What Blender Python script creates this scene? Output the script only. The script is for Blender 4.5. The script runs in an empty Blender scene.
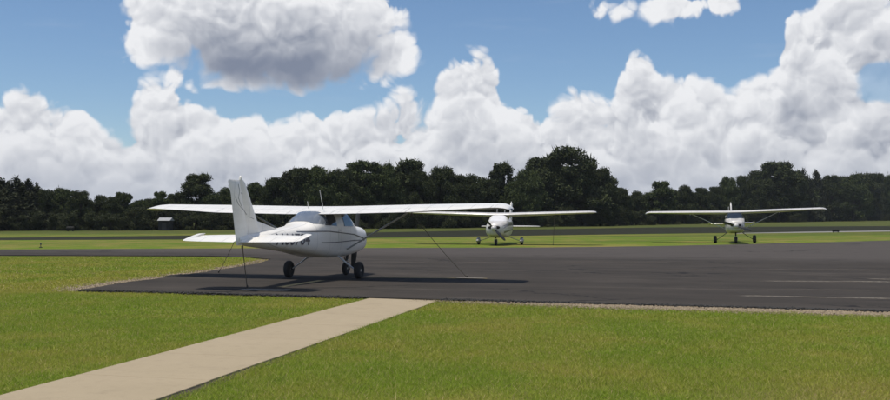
import bpy, bmesh, math, random
import numpy as np
from mathutils import Vector, Matrix, noise as mnoise

R = math.radians
random.seed(7); rng = np.random.default_rng(11)
scene = bpy.context.scene
COL = scene.collection

# ------------------------------------------------------------------ camera
F_PX, Y_H, EYE = 950.0, 215.0, 1.65          # focal (px of an 890 px wide photo), horizon row, eye height
cam_d = bpy.data.cameras.new('camera'); cam = bpy.data.objects.new('camera', cam_d)
COL.objects.link(cam); scene.camera = cam
cam_d.sensor_width = 36.0; cam_d.lens = 36.0 * F_PX / 890.0
cam_d.clip_start = 0.1; cam_d.clip_end = 9000
cam.location = (0, 0, EYE)
cam.rotation_euler = (R(90) + math.atan((Y_H - 200) / F_PX), 0, 0)

# ------------------------------------------------------------------ sun, view
SUN_EL, SUN_AZ = R(76.5), R(-112)            # azimuth measured from +Y towards +X: the sun stands high on the left
sun_dir = Vector((math.sin(SUN_AZ) * math.cos(SUN_EL), math.cos(SUN_AZ) * math.cos(SUN_EL), math.sin(SUN_EL)))
sd = bpy.data.lights.new('sun', 'SUN'); sd.energy = 4.0; sd.angle = R(0.55); sd.color = (1.0, 0.93, 0.80)
so = bpy.data.objects.new('sun', sd); COL.objects.link(so); so.location = (0, 0, 60)
so.rotation_euler = sun_dir.to_track_quat('Z', 'Y').to_euler()
vs = scene.view_settings
vs.view_transform = 'Standard'; vs.look = 'None'; vs.gamma = 1.0; vs.use_curve_mapping = False; vs.exposure = 0.0
scene.render.engine = 'CYCLES'
scene.cycles.max_bounces = 5; scene.cycles.diffuse_bounces = 2; scene.cycles.glossy_bounces = 2; scene.cycles.transmission_bounces = 2; scene.cycles.transparent_max_bounces = 6

# ------------------------------------------------------------------ node expressions
class X:
    """tiny expression wrapper: arithmetic on float sockets builds Math nodes"""
    tree = None
    def __init__(s, sock): s.s = sock
    @staticmethod
    def put(inp, v):
        if isinstance(v, X): X.tree.links.new(v.s, inp)
        else: inp.default_value = v
    @staticmethod
    def math(op, *a, clamp=False):
        n = X.tree.nodes.new('ShaderNodeMath'); n.operation = op; n.use_clamp = clamp
        for i, v in enumerate(a): X.put(n.inputs[i], v)
        return X(n.outputs[0])
    def __add__(s, o): return X.math('ADD', s, o)
    def __radd__(s, o): return X.math('ADD', o, s)
    def __sub__(s, o): return X.math('SUBTRACT', s, o)
    def __rsub__(s, o): return X.math('SUBTRACT', o, s)
    def __mul__(s, o): return X.math('MULTIPLY', s, o)
    def __rmul__(s, o): return X.math('MULTIPLY', o, s)
    def __truediv__(s, o): return X.math('DIVIDE', s, o)
def xmax(a, b): return X.math('MAXIMUM', a, b)
def xmin(a, b): return X.math('MINIMUM', a, b)
def xsat(a): return X.math('ADD', a, 0.0, clamp=True)
def xstep(v, a, b, lo=0.0, hi=1.0):
    n = X.tree.nodes.new('ShaderNodeMapRange'); n.interpolation_type = 'SMOOTHSTEP'
    for i, q in enumerate((v, a, b, lo, hi)): X.put(n.inputs[i], q)
    return X(n.outputs[0])
def xlin(v, a, b, lo=0.0, hi=1.0):
    n = X.tree.nodes.new('ShaderNodeMapRange')
    for i, q in enumerate((v, a, b, lo, hi)): X.put(n.inputs[i], q)
    return X(n.outputs[0])
def xvec(x, y, z):
    n = X.tree.nodes.new('ShaderNodeCombineXYZ')
    for i, q in enumerate((x, y, z)): X.put(n.inputs[i], q)
    return X(n.outputs[0])
def xsep(v):
    n = X.tree.nodes.new('ShaderNodeSeparateXYZ'); X.put(n.inputs[0], v)
    return [X(n.outputs[i]) for i in range(3)]
def xvmath(op, a, b):
    n = X.tree.nodes.new('ShaderNodeVectorMath'); n.operation = op
    X.put(n.inputs[0], a)
    if op == 'SCALE': X.put(n.inputs['Scale'], b)
    else: X.put(n.inputs[1], b)
    return X(n.outputs[0])
def xnoise(v, scale, detail=4.0, rough=0.55, out=0, dist=0.0):
    n = X.tree.nodes.new('ShaderNodeTexNoise')
    X.put(n.inputs['Vector'], v); n.inputs['Scale'].default_value = scale
    n.inputs['Detail'].default_value = detail; n.inputs['Roughness'].default_value = rough
    n.inputs['Distortion'].default_value = dist
    return X(n.outputs[out])
def xvor(v, scale, detail=2.0, rough=0.5, lac=2.2):
    n = X.tree.nodes.new('ShaderNodeTexVoronoi'); n.feature = 'F1'; n.normalize = True
    X.put(n.inputs['Vector'], v); n.inputs['Scale'].default_value = scale
    n.inputs['Detail'].default_value = detail; n.inputs['Roughness'].default_value = rough
    n.inputs['Lacunarity'].default_value = lac
    return X(n.outputs['Distance'])
def xmix(f, a, b):
    n = X.tree.nodes.new('ShaderNodeMix'); n.data_type = 'RGBA'
    X.put(n.inputs[0], f)
    for i, c in ((6, a), (7, b)):
        if isinstance(c, X): X.tree.links.new(c.s, n.inputs[i])
        else: n.inputs[i].default_value = (*c, 1.0)
    return X(n.outputs[2])
def xcoord(kind='Object'):
    return X(X.tree.nodes.new('ShaderNodeTexCoord').outputs[kind])
def xpos():
    return X(X.tree.nodes.new('ShaderNodeNewGeometry').outputs['Position'])
def xattr(name, out='Fac'):
    n = X.tree.nodes.new('ShaderNodeAttribute'); n.attribute_name = name
    return X(n.outputs[out])

# ------------------------------------------------------------------ world: blue sky with cumulus
world = bpy.data.worlds.new('World'); scene.world = world; world.use_nodes = True
wt = world.node_tree; wt.nodes.clear(); X.tree = wt
def build_sky():
    d = xcoord('Generated'); dx, dy, dz = xsep(d)
    rh = xmax(X.math('SQRT', dx * dx + dy * dy), 0.02)
    az = X.math('ARCTAN2', dx, dy); v = dz / rh
    cyl = xvec(dx / rh, dy / rh, v)
    # domain warp, then lumps (inverted cells) and wisps
    wn = X.tree.nodes.new('ShaderNodeTexNoise'); X.put(wn.inputs['Vector'], cyl)
    wn.inputs['Scale'].default_value = 22; wn.inputs['Detail'].default_value = 2.5; wn.inputs['Roughness'].default_value = .5
    warp = xvmath('SCALE', xvmath('SUBTRACT', X(wn.outputs['Color']), xvec(.5, .5, .5)), 0.035)
    p = xvmath('ADD', cyl, warp)
    def lumps(q):
        e1 = xvor(q, 17.0, 0.0); e2 = xvor(q, 41.0, 1.6, .55, 2.2)
        return 1.0 - (e1 * e1 * 4.2 + e2 * e2 * 2.3)
    b0 = lumps(p)
    b1 = lumps(xvmath('ADD', p, xvec(-0.003, 0.0, 0.0085)))
    fb = xnoise(p, 18.0, 6.0, .58)
    big = xnoise(cyl, 7.0, 3.0, .5)
    # outline of the cloud bank along the horizon: top row (photo px) by column
    top = [(-40, 97), (0, 93), (22, 90), (45, 97), (60, 88), (76, 86), (90, 99), (104, 112), (124, 110), (132, 96), (148, 86),
           (166, 84), (182, 98), (200, 100), (215, 92), (238, 92), (258, 104), (285, 114), (320, 117), (345, 114), (372, 104),
           (402, 98), (426, 96), (436, 76), (452, 66), (474, 58), (490, 61), (498, 76), (503, 90), (520, 95), (548, 99),
           (580, 93), (610, 95), (617, 76), (628, 64), (636, 52), (650, 54), (660, 70), (675, 76), (692, 71), (702, 82),
           (716, 76), (728, 84), (745, 84), (762, 78), (776, 66), (782, 44), (790, 24), (802, 10), (816, -4), (840, -16), (930, -10)]
    fc = X.tree.nodes.new('ShaderNodeFloatCurve'); cm = fc.mapping; c = cm.curves[0]
    pts = []
    for px, py in top:
        t = (px - 445) / F_PX; a = math.atan(t)
        pts.append(((a + .55) / 1.1, ((Y_H - py) / F_PX * math.cos(a)) / .3))
    c.points[0].location = pts[0]; c.points[1].location = pts[-1]
    for q in pts[1:-1]: c.points.new(*q)
    for q in c.points: q.handle_type = 'AUTO_CLAMPED'
    cm.extend = 'HORIZONTAL'; cm.update()
    X.put(fc.inputs['Value'], (az + .55) / 1.1); fc.inputs['Factor'].default_value = 1.0
    vtop = X(fc.outputs[0]) * .3
    side = xstep(X.math('ABSOLUTE', az), .47, .62)
    ring = xnoise(xvec(dx / rh, dy / rh, 0.0), 3.0, 4.0, .6) * .34 - .02
    vtop = vtop * (1.0 - side) + ring * side
    M = (vtop - v) / 0.055
    base = xlin(v, .02, .10, 0.0, 1.0)          # 0 at the horizon, 1 in the upper bank
    # clouds that stand free of the bank (photo px: centre, radii)
    dark = None
    for k, (cx, cy, rx, ry) in enumerate([(215, 22, 72, 42), (300, 38, 92, 54), (262, 40, 90, 46), (150, 42, 24, 18), (394, 42, 22, 22),
                              (690, 2, 62, 15), (650, 10, 24, 8), (215, 84, 34, 17), (180, 74, 14, 9)]):
        a0 = math.atan((cx - 445) / F_PX); v0 = (Y_H - cy) / F_PX * math.cos(a0)
        ex = (az - a0) * (F_PX / rx * math.cos(a0) ** -1.0 * .95); ey = (v - v0) * (F_PX / ry)
        e = (1.0 - X.math('SQRT', ex * ex + ey * ey)) * (ry / 950.0 / .055 * 1.5)
        M = xmax(M, e + (.22 if k < 3 else 0.0))
        if k in (1, 2):
            dk = xstep(ey, .45, -.65) * xstep(e, -.35, .30)
            dark = dk if dark is None else xmax(dark, dk)
    gap_a = math.atan((884 - 445) / F_PX)        # blue hole in the tall cloud at the right
    gx = (az - gap_a) * 55.0; gy = (v - (Y_H - 78) / F_PX * .9) * 75.0
    hole = xstep(gx * gx + gy * gy + (fb - .5) * 5.0 + (b0 - .7) * 2.5, 1.5, 0.1)
    # higher up: loose fair-weather clouds all round
    plan = xvec(dx / (dz + .25), dy / (dz + .25), 0.0)
    M_hi = (xnoise(plan, 1.7, 5.0, .55) - .53) * 7.0
    hi = xstep(v, .25, .42)
    M = M * (1.0 - hi) + M_hi * hi
    edge = (b0 - .46) * .80 + (fb - .5) * .70
    Fd = xmin(M, 1.6) + edge
    alpha = xstep(Fd, -.04, .12 + xsat(fb - .42) * .9 + dark * .35)
    # light: lumps that face upwards are bright, undersides and thick cores grey
    relief = ((b0 - b1) * .85 + (fb - .5) * .40) * (1.0 - dark * .6)
    core = xstep(M + (fb - .5) * .5 + (b0 - .6) * .5, .0, 1.3)
    B = xsat(.93 + relief - core * (.36 + (big - .5) * .9) - dark * .66)
    # nearer heaps in front of the bank, each bright on top and grey below
    for k, (vm, amp, fr, sc, off) in enumerate(((.150, .12, 5.5, .046, .026), (.112, .12, 6.5, .042, .034), (.080, .10, 8.5, .032, .046), (.052, .07, 11.0, .024, .06), (.028, .04, 15.0, .018, .075))):
        vk = (xnoise(xvec(dx / rh, dy / rh, 3.7 * k + .4), fr, 3.0, .55) - .5) * amp * 2.0 + vm
        vk = xmin(vk, vtop - off)
        Fk = (vk - v) / sc + edge * (1.15 - .12 * k)
        ak = xstep(Fk, -.04, .22 + .05 * k) * (1.0 - hi)
        Bk = xsat(.94 - .06 * k + relief * (1.0 - .16 * k) - xstep(Fk, .05, 1.9) * (.60 - .07 * k))
        mixk = ak * (.86 - .09 * k)
        B = B * (1.0 - mixk) + Bk * mixk
        alpha = xmax(alpha, ak)
    alpha = alpha * (1.0 - hole * .8)
    B = xsat(B)
    soft = 1.0 - base
    B = B * (1.0 - soft * .25) + soft * .25 * .52
    col = xmix(X.math('POWER', B, 1.15), (.215, .250, .335), (.86, .87, .895))
    col = xmix(xstep(v, .075, .0) * .35, col, (.45, .50, .61))
    sky = X.tree.nodes.new('ShaderNodeTexSky'); sky.sky_type = 'NISHITA'; sky.sun_disc = False
    sky.sun_elevation = SUN_EL; sky.sun_rotation = SUN_AZ
    sky.air_density = 1.0; sky.dust_density = .05; sky.ozone_density = 6.0; sky.altitude = 300
    bg1 = X.tree.nodes.new('ShaderNodeBackground'); bg1.inputs[1].default_value = .102
    X.tree.links.new(sky.outputs[0], bg1.inputs[0])
    bg2 = X.tree.nodes.new('ShaderNodeBackground'); bg2.inputs[1].default_value = 1.0
    X.put(bg2.inputs[0], col)
    mx = X.tree.nodes.new('ShaderNodeMixShader')
    thin = xnoise(xvec(dx / rh * 2.0, dy / rh * 2.0, v * 14.0), 3.0, 6.0, .6)   # faint high veil
    X.put(mx.inputs[0], xmax(alpha, xstep(thin, .56, .9) * .16))
    X.tree.links.new(bg1.outputs[0], mx.inputs[1]); X.tree.links.new(bg2.outputs[0], mx.inputs[2])
    out = X.tree.nodes.new('ShaderNodeOutputWorld'); X.tree.links.new(mx.outputs[0], out.inputs[0])
build_sky()
world.cycles.sampling_method = 'MANUAL'; world.cycles.sample_map_resolution = 256

# ------------------------------------------------------------------ materials
def new_mat(name):
    m = bpy.data.materials.new(name); m.use_nodes = True
    X.tree = m.node_tree
    b = m.node_tree.nodes['Principled BSDF']
    return m, b
def setcol(b, v): 
    if isinstance(v, X): X.tree.links.new(v.s, b.inputs['Base Color'])
    else: b.inputs['Base Color'].default_value = (*v, 1)
def bump(b, h, strength=.3, dist=.01):
    n = X.tree.nodes.new('ShaderNodeBump'); n.inputs['Strength'].default_value = strength; n.inputs['Distance'].default_value = dist
    X.put(n.inputs['Height'], h); X.tree.links.new(n.outputs[0], b.inputs['Normal'])

def paint(name, c, rough=.34, dirt=.10, seams=False):
    m, b = new_mat(name)
    p = xcoord(); n1 = xnoise(p, 2.2, 5, .6); n2 = xnoise(p, 21, 4, .6)
    k = xsat((n1 - .42) * 1.6) * dirt + xsat((n2 - .5) * 2.0) * dirt * .6
    col = xmix(k * 2.0, c, tuple(q * .55 + .02 for q in c))
    if seams:
        ox, oy, oz = xsep(p)
        st = xnoise(xvec(ox * .8, oy * 6.0, oz * 9.0), 1.0, 5, .6)
        col = xmix(xsat((st - .5) * 2.2) * dirt * 2.6, col, (.30, .27, .23))
        fy = X.math('FRACT', oy * 1.75 + .37); fx = X.math('FRACT', ox * 1.55 + .2)
        ln = xmax(xmax(xsat((.022 - fy) * 400.0), xsat((.016 - fx) * 400.0)) * .42, 0.0)
        rv = xsat((.09 - X.math('ABSOLUTE', X.math('FRACT', oy * 1.75 + .41) - .03)) * 30.0) * xsat((X.math('SINE', ox * 160.0) - .5) * 3.0)
        col = xmix(xmax(ln, rv * .16), col, (.10, .10, .10))
    setcol(b, col)
    X.put(b.inputs['Roughness'], n2 * .18 + (rough - .08))
    b.inputs['Coat Weight'].default_value = .25; b.inputs['Coat Roughness'].default_value = .12
    return m
M = {}
M['white'] = paint('white_paint', (.82, .795, .75), .32, .10, True)
M['white2'] = paint('aged_white_paint', (.54, .525, .515), .40, .18, True)
M['dark_paint'] = paint('dark_trim_paint', (.045, .04, .055), .35)
M['text'] = paint('dark_letter_paint', (.12, .115, .135), .4)
M['prop'] = paint('prop_paint', (.022, .022, .024), .4)
M['grey_paint'] = paint('grey_fairing_paint', (.30, .30, .31), .45)
M['strut'] = paint('strut_paint', (.55, .55, .54), .4)
m, b = new_mat('tyre_rubber'); n = xnoise(xcoord(), 40, 3); setcol(b, xmix(n, (.012, .012, .012), (.03, .029, .027)))
b.inputs['Roughness'].default_value = .8; bump(b, n, .3, .004); M['rubber'] = m
m, b = new_mat('bare_metal'); n = xnoise(xcoord(), 30, 3); setcol(b, xmix(n, (.30, .30, .30), (.5, .5, .49)))
b.inputs['Metallic'].default_value = .9; b.inputs['Roughness'].default_value = .4; M['metal'] = m
m, b = new_mat('dark_steel'); n = xnoise(xcoord(), 30, 3); setcol(b, xmix(n, (.03, .03, .03), (.06, .055, .05)))
b.inputs['Metallic'].default_value = .4; b.inputs['Roughness'].default_value = .5; M['steel'] = m
m, b = new_mat('window_glass'); n = xnoise(xcoord(), 5, 3); setcol(b, xmix(n, (.012, .017, .028), (.03, .04, .055)))
b.inputs['Roughness'].default_value = .06; b.inputs['IOR'].default_value = 1.52
b.inputs['Coat Weight'].default_value = .6; b.inputs['Coat Roughness'].default_value = .03; M['glass'] = m
m, b = new_mat('sky_painted_window_glass'); n = xnoise(xcoord(), 5, 3); setcol(b, xmix(n, (.10, .12, .15), (.20, .22, .25)))
b.inputs['Roughness'].default_value = .08; b.inputs['IOR'].default_value = 1.6
b.inputs['Coat Weight'].default_value = .8; b.inputs['Coat Roughness'].default_value = .03; M['sky_painted_glass'] = m  # pale base colour stands in for sky reflected in the rear window
m, b = new_mat('white_windshield'); n = xnoise(xcoord(), 6, 3); setcol(b, xmix(n, (.62, .62, .64), (.78, .78, .8)))
b.inputs['Roughness'].default_value = .12; b.inputs['Coat Weight'].default_value = .6; M['shade'] = m  # windshield pane of the middle airplane, plain white and glossy
m, b = new_mat('red_lens'); setcol(b, (.35, .02, .015)); b.inputs['Roughness'].default_value = .15; M['red'] = m
m, b = new_mat('intake_black'); n = xnoise(xcoord(), 25, 2); setcol(b, xmix(n, (.006, .006, .006), (.016, .016, .016))); b.inputs['Roughness'].default_value = .9; M['black'] = m
m, b = new_mat('rope_fibre'); n = xnoise(xcoord(), 60, 3); setcol(b, xmix(n, (.08, .07, .055), (.17, .145, .115))); b.inputs['Roughness'].default_value = .9; M['rope'] = m
m, b = new_mat('pale_metal_roof'); n = xnoise(xcoord(), 3, 4); setcol(b, xmix(n, (.24, .245, .255), (.36, .365, .375))); b.inputs['Roughness'].default_value = .5; M['roof'] = m
m, b = new_mat('grey_boards'); n = xnoise(xcoord(), 4, 4); setcol(b, xmix(n, (.022, .022, .021), (.05, .05, .048))); b.inputs['Roughness'].default_value = .9; b.inputs['Specular IOR Level'].default_value = .1; M['boards'] = m

# the apron's own axes: along its near edge and away from it
AL = R(16.5); EU = Vector((math.cos(AL), -math.sin(AL))); EW = Vector((math.sin(AL), math.cos(AL)))
# grass ground: patches of dry and lush turf
def turf_colour(p):
    px, py, pz = xsep(p)
    q = xvec(px, py, 0.0)
    big = xnoise(q, .11, 4, .6); mid = xnoise(q, .55, 5, .62); fine = xnoise(q, 4.5, 5, .7)
    ex = (px - 4.3) * .45; ey = (py - 8.3) * .62
    worn_spot = xstep(ex * ex + ey * ey + (mid - .5) * 1.6, 1.1, .1)
    dry = xsat((mid - .41) * 3.6 + (big - .5) * 2.6 + worn_spot * .5)
    uu = px * EU.x + py * EU.y; ww = px * EW.x + py * EW.y
    e1 = xstep(ww, 16.6, 17.7) * xstep(ww, 18.6, 17.9)
    e2 = xstep(X.math('ABSOLUTE', uu + 14.6 + (ww - 18.0) * .13), 1.9, .3) * xstep(ww, 16.9, 18.0) * xstep(ww, 33.0, 29.0)
    dry = xsat(dry + xmax(e1 * .55, e2 * 1.0) * xsat(mid * 2.4 - .35))
    c = xmix(dry, (.105, .160, .014), (.225, .188, .052))
    c = xmix(xsat((fine - .46) * 2.2) * .55, c, (.215, .195, .058))
    c = xmix(xsat((.47 - fine) * 2.6) * .5, c, (.040, .072, .010))
    c = xmix(worn_spot * xsat((fine - .40) * 4.0) * .75, c, (.235, .18, .105))
    return c
m, b = new_mat('turf'); p = xpos(); px, py, pz = xsep(p)
c = turf_colour(p)
# mown bands running across the far field
band = xnoise(xvec(px * .012, py * .11 - px * .035, 0.0), 1.0, 3, .55)
far = xstep(py, 44, 62)
c = xmix(far * xsat((band - .46) * 5.0) * .62, c, (.050, .078, .017))
c = xmix(far * xsat((.44 - band) * 5.0) * .5, c, (.16, .175, .045))
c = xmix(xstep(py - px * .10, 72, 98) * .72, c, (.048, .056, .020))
setcol(b, c); b.inputs['Roughness'].default_value = .95; b.inputs['Specular IOR Level'].default_value = .1
bump(b, xnoise(p, 14, 5, .7), .8, .05); M['turf'] = m

m, b = new_mat('grass_blades'); p = xpos(); c = turf_colour(p); r = xattr('rnd')
c = xmix(.35, c, (.29, .34, .045)); c = xvmath('MULTIPLY', c, xvec(1.40, 1.48, 1.15)); c = xmix(xsat(r * 2.2 - 1.1), c, (.50, .40, .20)); c = xmix(xsat(.45 - r) * .7, c, (.10, .16, .018))
setcol(b, c); b.inputs['Roughness'].default_value = .7; b.inputs['Specular IOR Level'].default_value = .15
tr = X.tree.nodes.new('ShaderNodeBsdfTranslucent'); X.put(tr.inputs[0], c)
mx = X.tree.nodes.new('ShaderNodeMixShader'); mx.inputs[0].default_value = .38
X.tree.links.new(b.outputs[0], mx.inputs[1]); X.tree.links.new(tr.outputs[0], mx.inputs[2])
X.tree.links.new(mx.outputs[0], X.tree.nodes['Material Output'].inputs[0]); M['blade'] = m

def apron_uv():
    px, py, pz = xsep(xpos())
    return px * EU.x + py * EU.y, px * EW.x + py * EW.y
m, b = new_mat('asphalt'); u, w = apron_uv(); p = xpos()
g = xnoise(p, 95, 3, .8); st = xnoise(p, .6, 5, .6)
streak = xnoise(xvec(u * .05, w * .85, 0.0), 1.0, 5, .6); streak2 = xnoise(xvec(u * .16, w * 3.2, 3.0), 1.0, 4, .6)
k = st * .35 + streak * .4 + streak2 * .25
c = xmix(xsat((k - .36) * 3.4), (.030, .0265, .0235), (.056, .048, .042))
c = xmix(xsat((g - .5) * 2.4) * .45, c, (.095, .085, .075)); c = xmix(xsat((.46 - g) * 2.2) * .5, c, (.016, .016, .017))
c = xmix(xsat((streak2 - .64) * 7) * .35, c, (.12, .105, .09))
c = xmix(xstep(w, 34.5, 40.0) * .55, c, (.088, .078, .074))  # grazing sheen of the far pavement painted in as a paler tone
vn = X.tree.nodes.new('ShaderNodeTexVoronoi'); vn.feature = 'DISTANCE_TO_EDGE'; vn.inputs['Scale'].default_value = 1.0
wob = xnoise(xvec(u * .6, w * .6, 0.0), 1.0, 4, .6)
X.put(vn.inputs['Vector'], xvec(u * .09 + wob * .5, w * .19 + wob * .5, 2.0))
crack = xsat((.012 - X(vn.outputs['Distance'])) * 160.0) * xstep(xnoise(xvec(u * .2, w * .2, 5.0), 1.0, 2, .5), .44, .56)
c = xmix(crack * .75, c, (.010, .010, .011))
oil = xnoise(xvec(u * .9, w * .9, 8.0), 1.0, 3, .5); c = xmix(xsat((oil - .66) * 9.0) * .6, c, (.014, .013, .012))
pale = xnoise(xvec(u * .22, w * .7, 11.0), 1.0, 5, .65); c = xmix(xsat((pale - .56) * 5.0) * .38, c, (.115, .10, .088))
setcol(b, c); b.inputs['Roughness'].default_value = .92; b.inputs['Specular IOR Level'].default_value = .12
bump(b, g, .5, .006); M['asphalt'] = m

m, b = new_mat('dark_far_strip'); p = xpos(); px, py, pz = xsep(p)
n = xnoise(xvec(px * .02, py * .1, 0.0), 1.0, 4, .6); setcol(b, xmix(n, (.016, .018, .009), (.026, .026, .015))); b.inputs['Roughness'].default_value = .95; M['dark_strip'] = m
b.inputs['Specular IOR Level'].default_value = .1
m, b = new_mat('pale_gravel_road'); n = xnoise(xpos(), .4, 5, .7); setcol(b, xmix(n, (.16, .155, .145), (.27, .26, .25))); b.inputs['Roughness'].default_value = .95; M['road'] = m

m, b = new_mat('concrete'); p = xpos(); n1 = xnoise(p, .9, 5, .6); n2 = xnoise(p, 60, 4, .75); n3 = xnoise(p, 6, 5, .7)
c = xmix(n1, (.295, .238, .155), (.35, .285, .192)); c = xmix(xsat((n3 - .52) * 3) * .55, c, (.22, .172, .11)); n4 = xnoise(p, 1.7, 6, .7); c = xmix(xsat((n4 - .56) * 5) * .35, c, (.18, .14, .095)); c = xmix(xsat((.40 - n4) * 5) * .3, c, (.42, .36, .26))
c = xmix(xsat((n2 - .5) * 2.5) * .4, c, (.43, .37, .27)); c = xmix(xsat((.43 - n2) * 3) * .5, c, (.21, .17, .115))
setcol(b, c); b.inputs['Roughness'].default_value = .9; bump(b, n2, .35, .004); M['concrete'] = m
m, b = new_mat('soil'); p = xpos(); n = xnoise(p, 18, 5, .7); setcol(b, xmix(n, (.028, .022, .016), (.085, .066, .045))); b.inputs['Roughness'].default_value = 1; bump(b, n, .8, .02); M['soil'] = m
m, b = new_mat('gravel_stones'); r = xattr('rnd'); setcol(b, xmix(r, (.12, .088, .052), (.33, .27, .19))); b.inputs['Roughness'].default_value = .9; M['stone'] = m
m, b = new_mat('asphalt_crumbs'); r = xattr('rnd'); setcol(b, xmix(r, (.012, .012, .012), (.055, .052, .05))); b.inputs['Roughness'].default_value = .95; M['crumb'] = m
def worn(name, c, cover, seed, most=1.0):
    m, b = new_mat(name); p = xpos(); u, w = apron_uv()
    n = xnoise(xvec(u, w, seed), 9, 6, .75); n2 = xnoise(xvec(u * .5, w * 2, seed), 1.1, 4, .6)
    setcol(b, xmix(n2, c, tuple(q * .7 for q in c))); b.inputs['Roughness'].default_value = .9
    X.put(b.inputs['Alpha'], xsat((n * .6 + n2 * .4 - cover - (1.0 - xattr('core')) * .22) * 5.0) * most); M[name] = m
worn('worn_yellow_line', (.42, .33, .15), .14, 1.0)
worn('sandy_streak', (.27, .235, .19), .40, 5.0, .85)
worn('faint_streak', (.20, .16, .125), .44, 7.0, .45)
worn('dusty_patch', (.26, .235, .20), .30, 9.0)

def leaf_mat(name, a, c2):
    m, b = new_mat(name); r = xattr('rnd'); p = xcoord(); n = xnoise(p, .7, 3, .6)
    col = xmix(xsat(r * .6 + n * .8 - .25), a, c2)
    setcol(b, col); b.inputs['Roughness'].default_value = .75; b.inputs['Specular IOR Level'].default_value = .12
    M[name] = m
leaf_mat('leaf_cedar', (0.0261, 0.0306, 0.0162), (0.0468, 0.0540, 0.0281))
leaf_mat('leaf_oak', (0.0306, 0.0396, 0.0162), (0.0598, 0.0727, 0.0281))
leaf_mat('leaf_elm', (0.0396, 0.0540, 0.0189), (0.0749, 0.0936, 0.0338))
leaf_mat('leaf_brush', (0.0324, 0.0396, 0.0171), (0.0619, 0.0713, 0.0317))
m, b = new_mat('bark'); n = xnoise(xcoord(), 8, 4); setcol(b, xmix(n, (.02, .016, .012), (.055, .045, .035))); b.inputs['Roughness'].default_value = .95; M['bark'] = m

# ------------------------------------------------------------------ mesh helpers
def mesh_obj(name, verts, faces, mat, parent=None, smooth=False, angle=None):
    me = bpy.data.meshes.new(name); me.from_pydata([tuple(v) for v in verts], [], faces); me.update()
    bm = bmesh.new(); bm.from_mesh(me); bmesh.ops.recalc_face_normals(bm, faces=bm.faces); bm.to_mesh(me); bm.free()
    if smooth:
        me.polygons.foreach_set('use_smooth', [True] * len(me.polygons))
        if angle: me.set_sharp_from_angle(angle=R(angle))
    if mat: me.materials.append(M[mat])
    o = bpy.data.objects.new(name, me); COL.objects.link(o); o.parent = parent
    return o
def tag(o, label, cat, group=None):
    o['label'] = label; o['category'] = cat
    if group: o['group'] = group
    return o
def structure(o, label=None):
    o['kind'] = 'structure'
    if label: o['label'] = label
    return o
def thing(name, loc, rz, label, cat, group=None, rx=0.0):
    o = bpy.data.objects.new(name, None); COL.objects.link(o); o.empty_display_size = .3
    o.location = loc; o.rotation_euler = (rx, 0, rz)
    return tag(o, label, cat, group)
def loft(name, rings, mat, parent=None, cap=True, smooth=True, angle=40, closed=True):
    n = len(rings[0]); V = [p for r in rings for p in r]; Fc = []
    for i in range(len(rings) - 1):
        for j in range(n if closed else n - 1):
            k = (j + 1) % n
            Fc.append((i * n + j, i * n + k, (i + 1) * n + k, (i + 1) * n + j))
    if cap and closed:
        Fc.append(tuple(range(n))); Fc.append(tuple(range((len(rings) - 1) * n, len(rings) * n)))
    return mesh_obj(name, V, Fc, mat, parent, smooth, angle)
def frame_of(t):
    t = t.normalized(); a = Vector((0, 0, 1)) if abs(t.z) < .9 else Vector((1, 0, 0))
    s = t.cross(a).normalized(); return s, s.cross(t).normalized()
def tube(name, pts, radii, mat, parent=None, seg=10, flat=None):
    pts = [Vector(p) for p in pts]; rings = []
    for i, p in enumerate(pts):
        t = pts[min(i + 1, len(pts) - 1)] - pts[max(i - 1, 0)]; s, up = frame_of(t)
        r = radii[i] if isinstance(radii, (list, tuple)) else radii
        ra, rb = (r, r) if flat is None else (r * flat[0], r * flat[1])
        rings.append([p + s * math.cos(2 * math.pi * k / seg) * ra + up * math.sin(2 * math.pi * k / seg) * rb for k in range(seg)])
    return loft(name, rings, mat, parent)
def lathe(name, prof, axis_o, axis, mat, parent=None, seg=20):
    """prof: (offset along axis, radius)"""
    ax = Vector(axis).normalized(); s, up = frame_of(ax); o = Vector(axis_o)
    rings = [[o + ax * a + (s * math.cos(2 * math.pi * k / seg) + up * math.sin(2 * math.pi * k / seg)) * max(r, .0008) for k in range(seg)] for a, r in prof]
    return loft(name, rings, mat, parent)
def box(name, c, s, mat, parent=None, bev=0.0):
    bm = bmesh.new(); bmesh.ops.create_cube(bm, size=1.0)
    for vv in bm.verts: vv.co = Vector(c) + Vector((vv.co.x * s[0], vv.co.y * s[1], vv.co.z * s[2]))
    if bev: bmesh.ops.bevel(bm, geom=bm.edges[:], offset=bev, segments=2, affect='EDGES')
    me = bpy.data.meshes.new(name); bm.to_mesh(me); bm.free(); me.materials.append(M[mat])
    o = bpy.data.objects.new(name, me); COL.objects.link(o); o.parent = parent; return o
def ground(px, py, z=0.0):
    """photo pixel on the flat ground -> world XY"""
    Y = (EYE - z) * F_PX / (py - Y_H); return Vector(((px - 445) / F_PX * Y, Y))
def sheet(name, outline, z, mat, thick=0.0, parent=None):
    bm = bmesh.new(); vs_ = [bm.verts.new((x, y, z)) for x, y in outline]; f = bm.faces.new(vs_)
    if f.normal.z < 0: f.normal_flip()
    bm.normal_update()
    if f.normal.z < 0: f.normal_flip()
    if thick:
        r = bmesh.ops.extrude_face_region(bm, geom=[f])
        low = [e for e in r['geom'] if isinstance(e, bmesh.types.BMVert)]
        # the copy stays on top, the old face goes down
        for vv in vs_: vv.co.z -= thick
    bmesh.ops.triangulate(bm, faces=bm.faces[:]); bmesh.ops.recalc_face_normals(bm, faces=bm.faces[:])
    me = bpy.data.meshes.new(name); bm.to_mesh(me); bm.free(); me.materials.append(M[mat])
    o = bpy.data.objects.new(name, me); COL.objects.link(o); o.parent = parent
    return o
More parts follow.
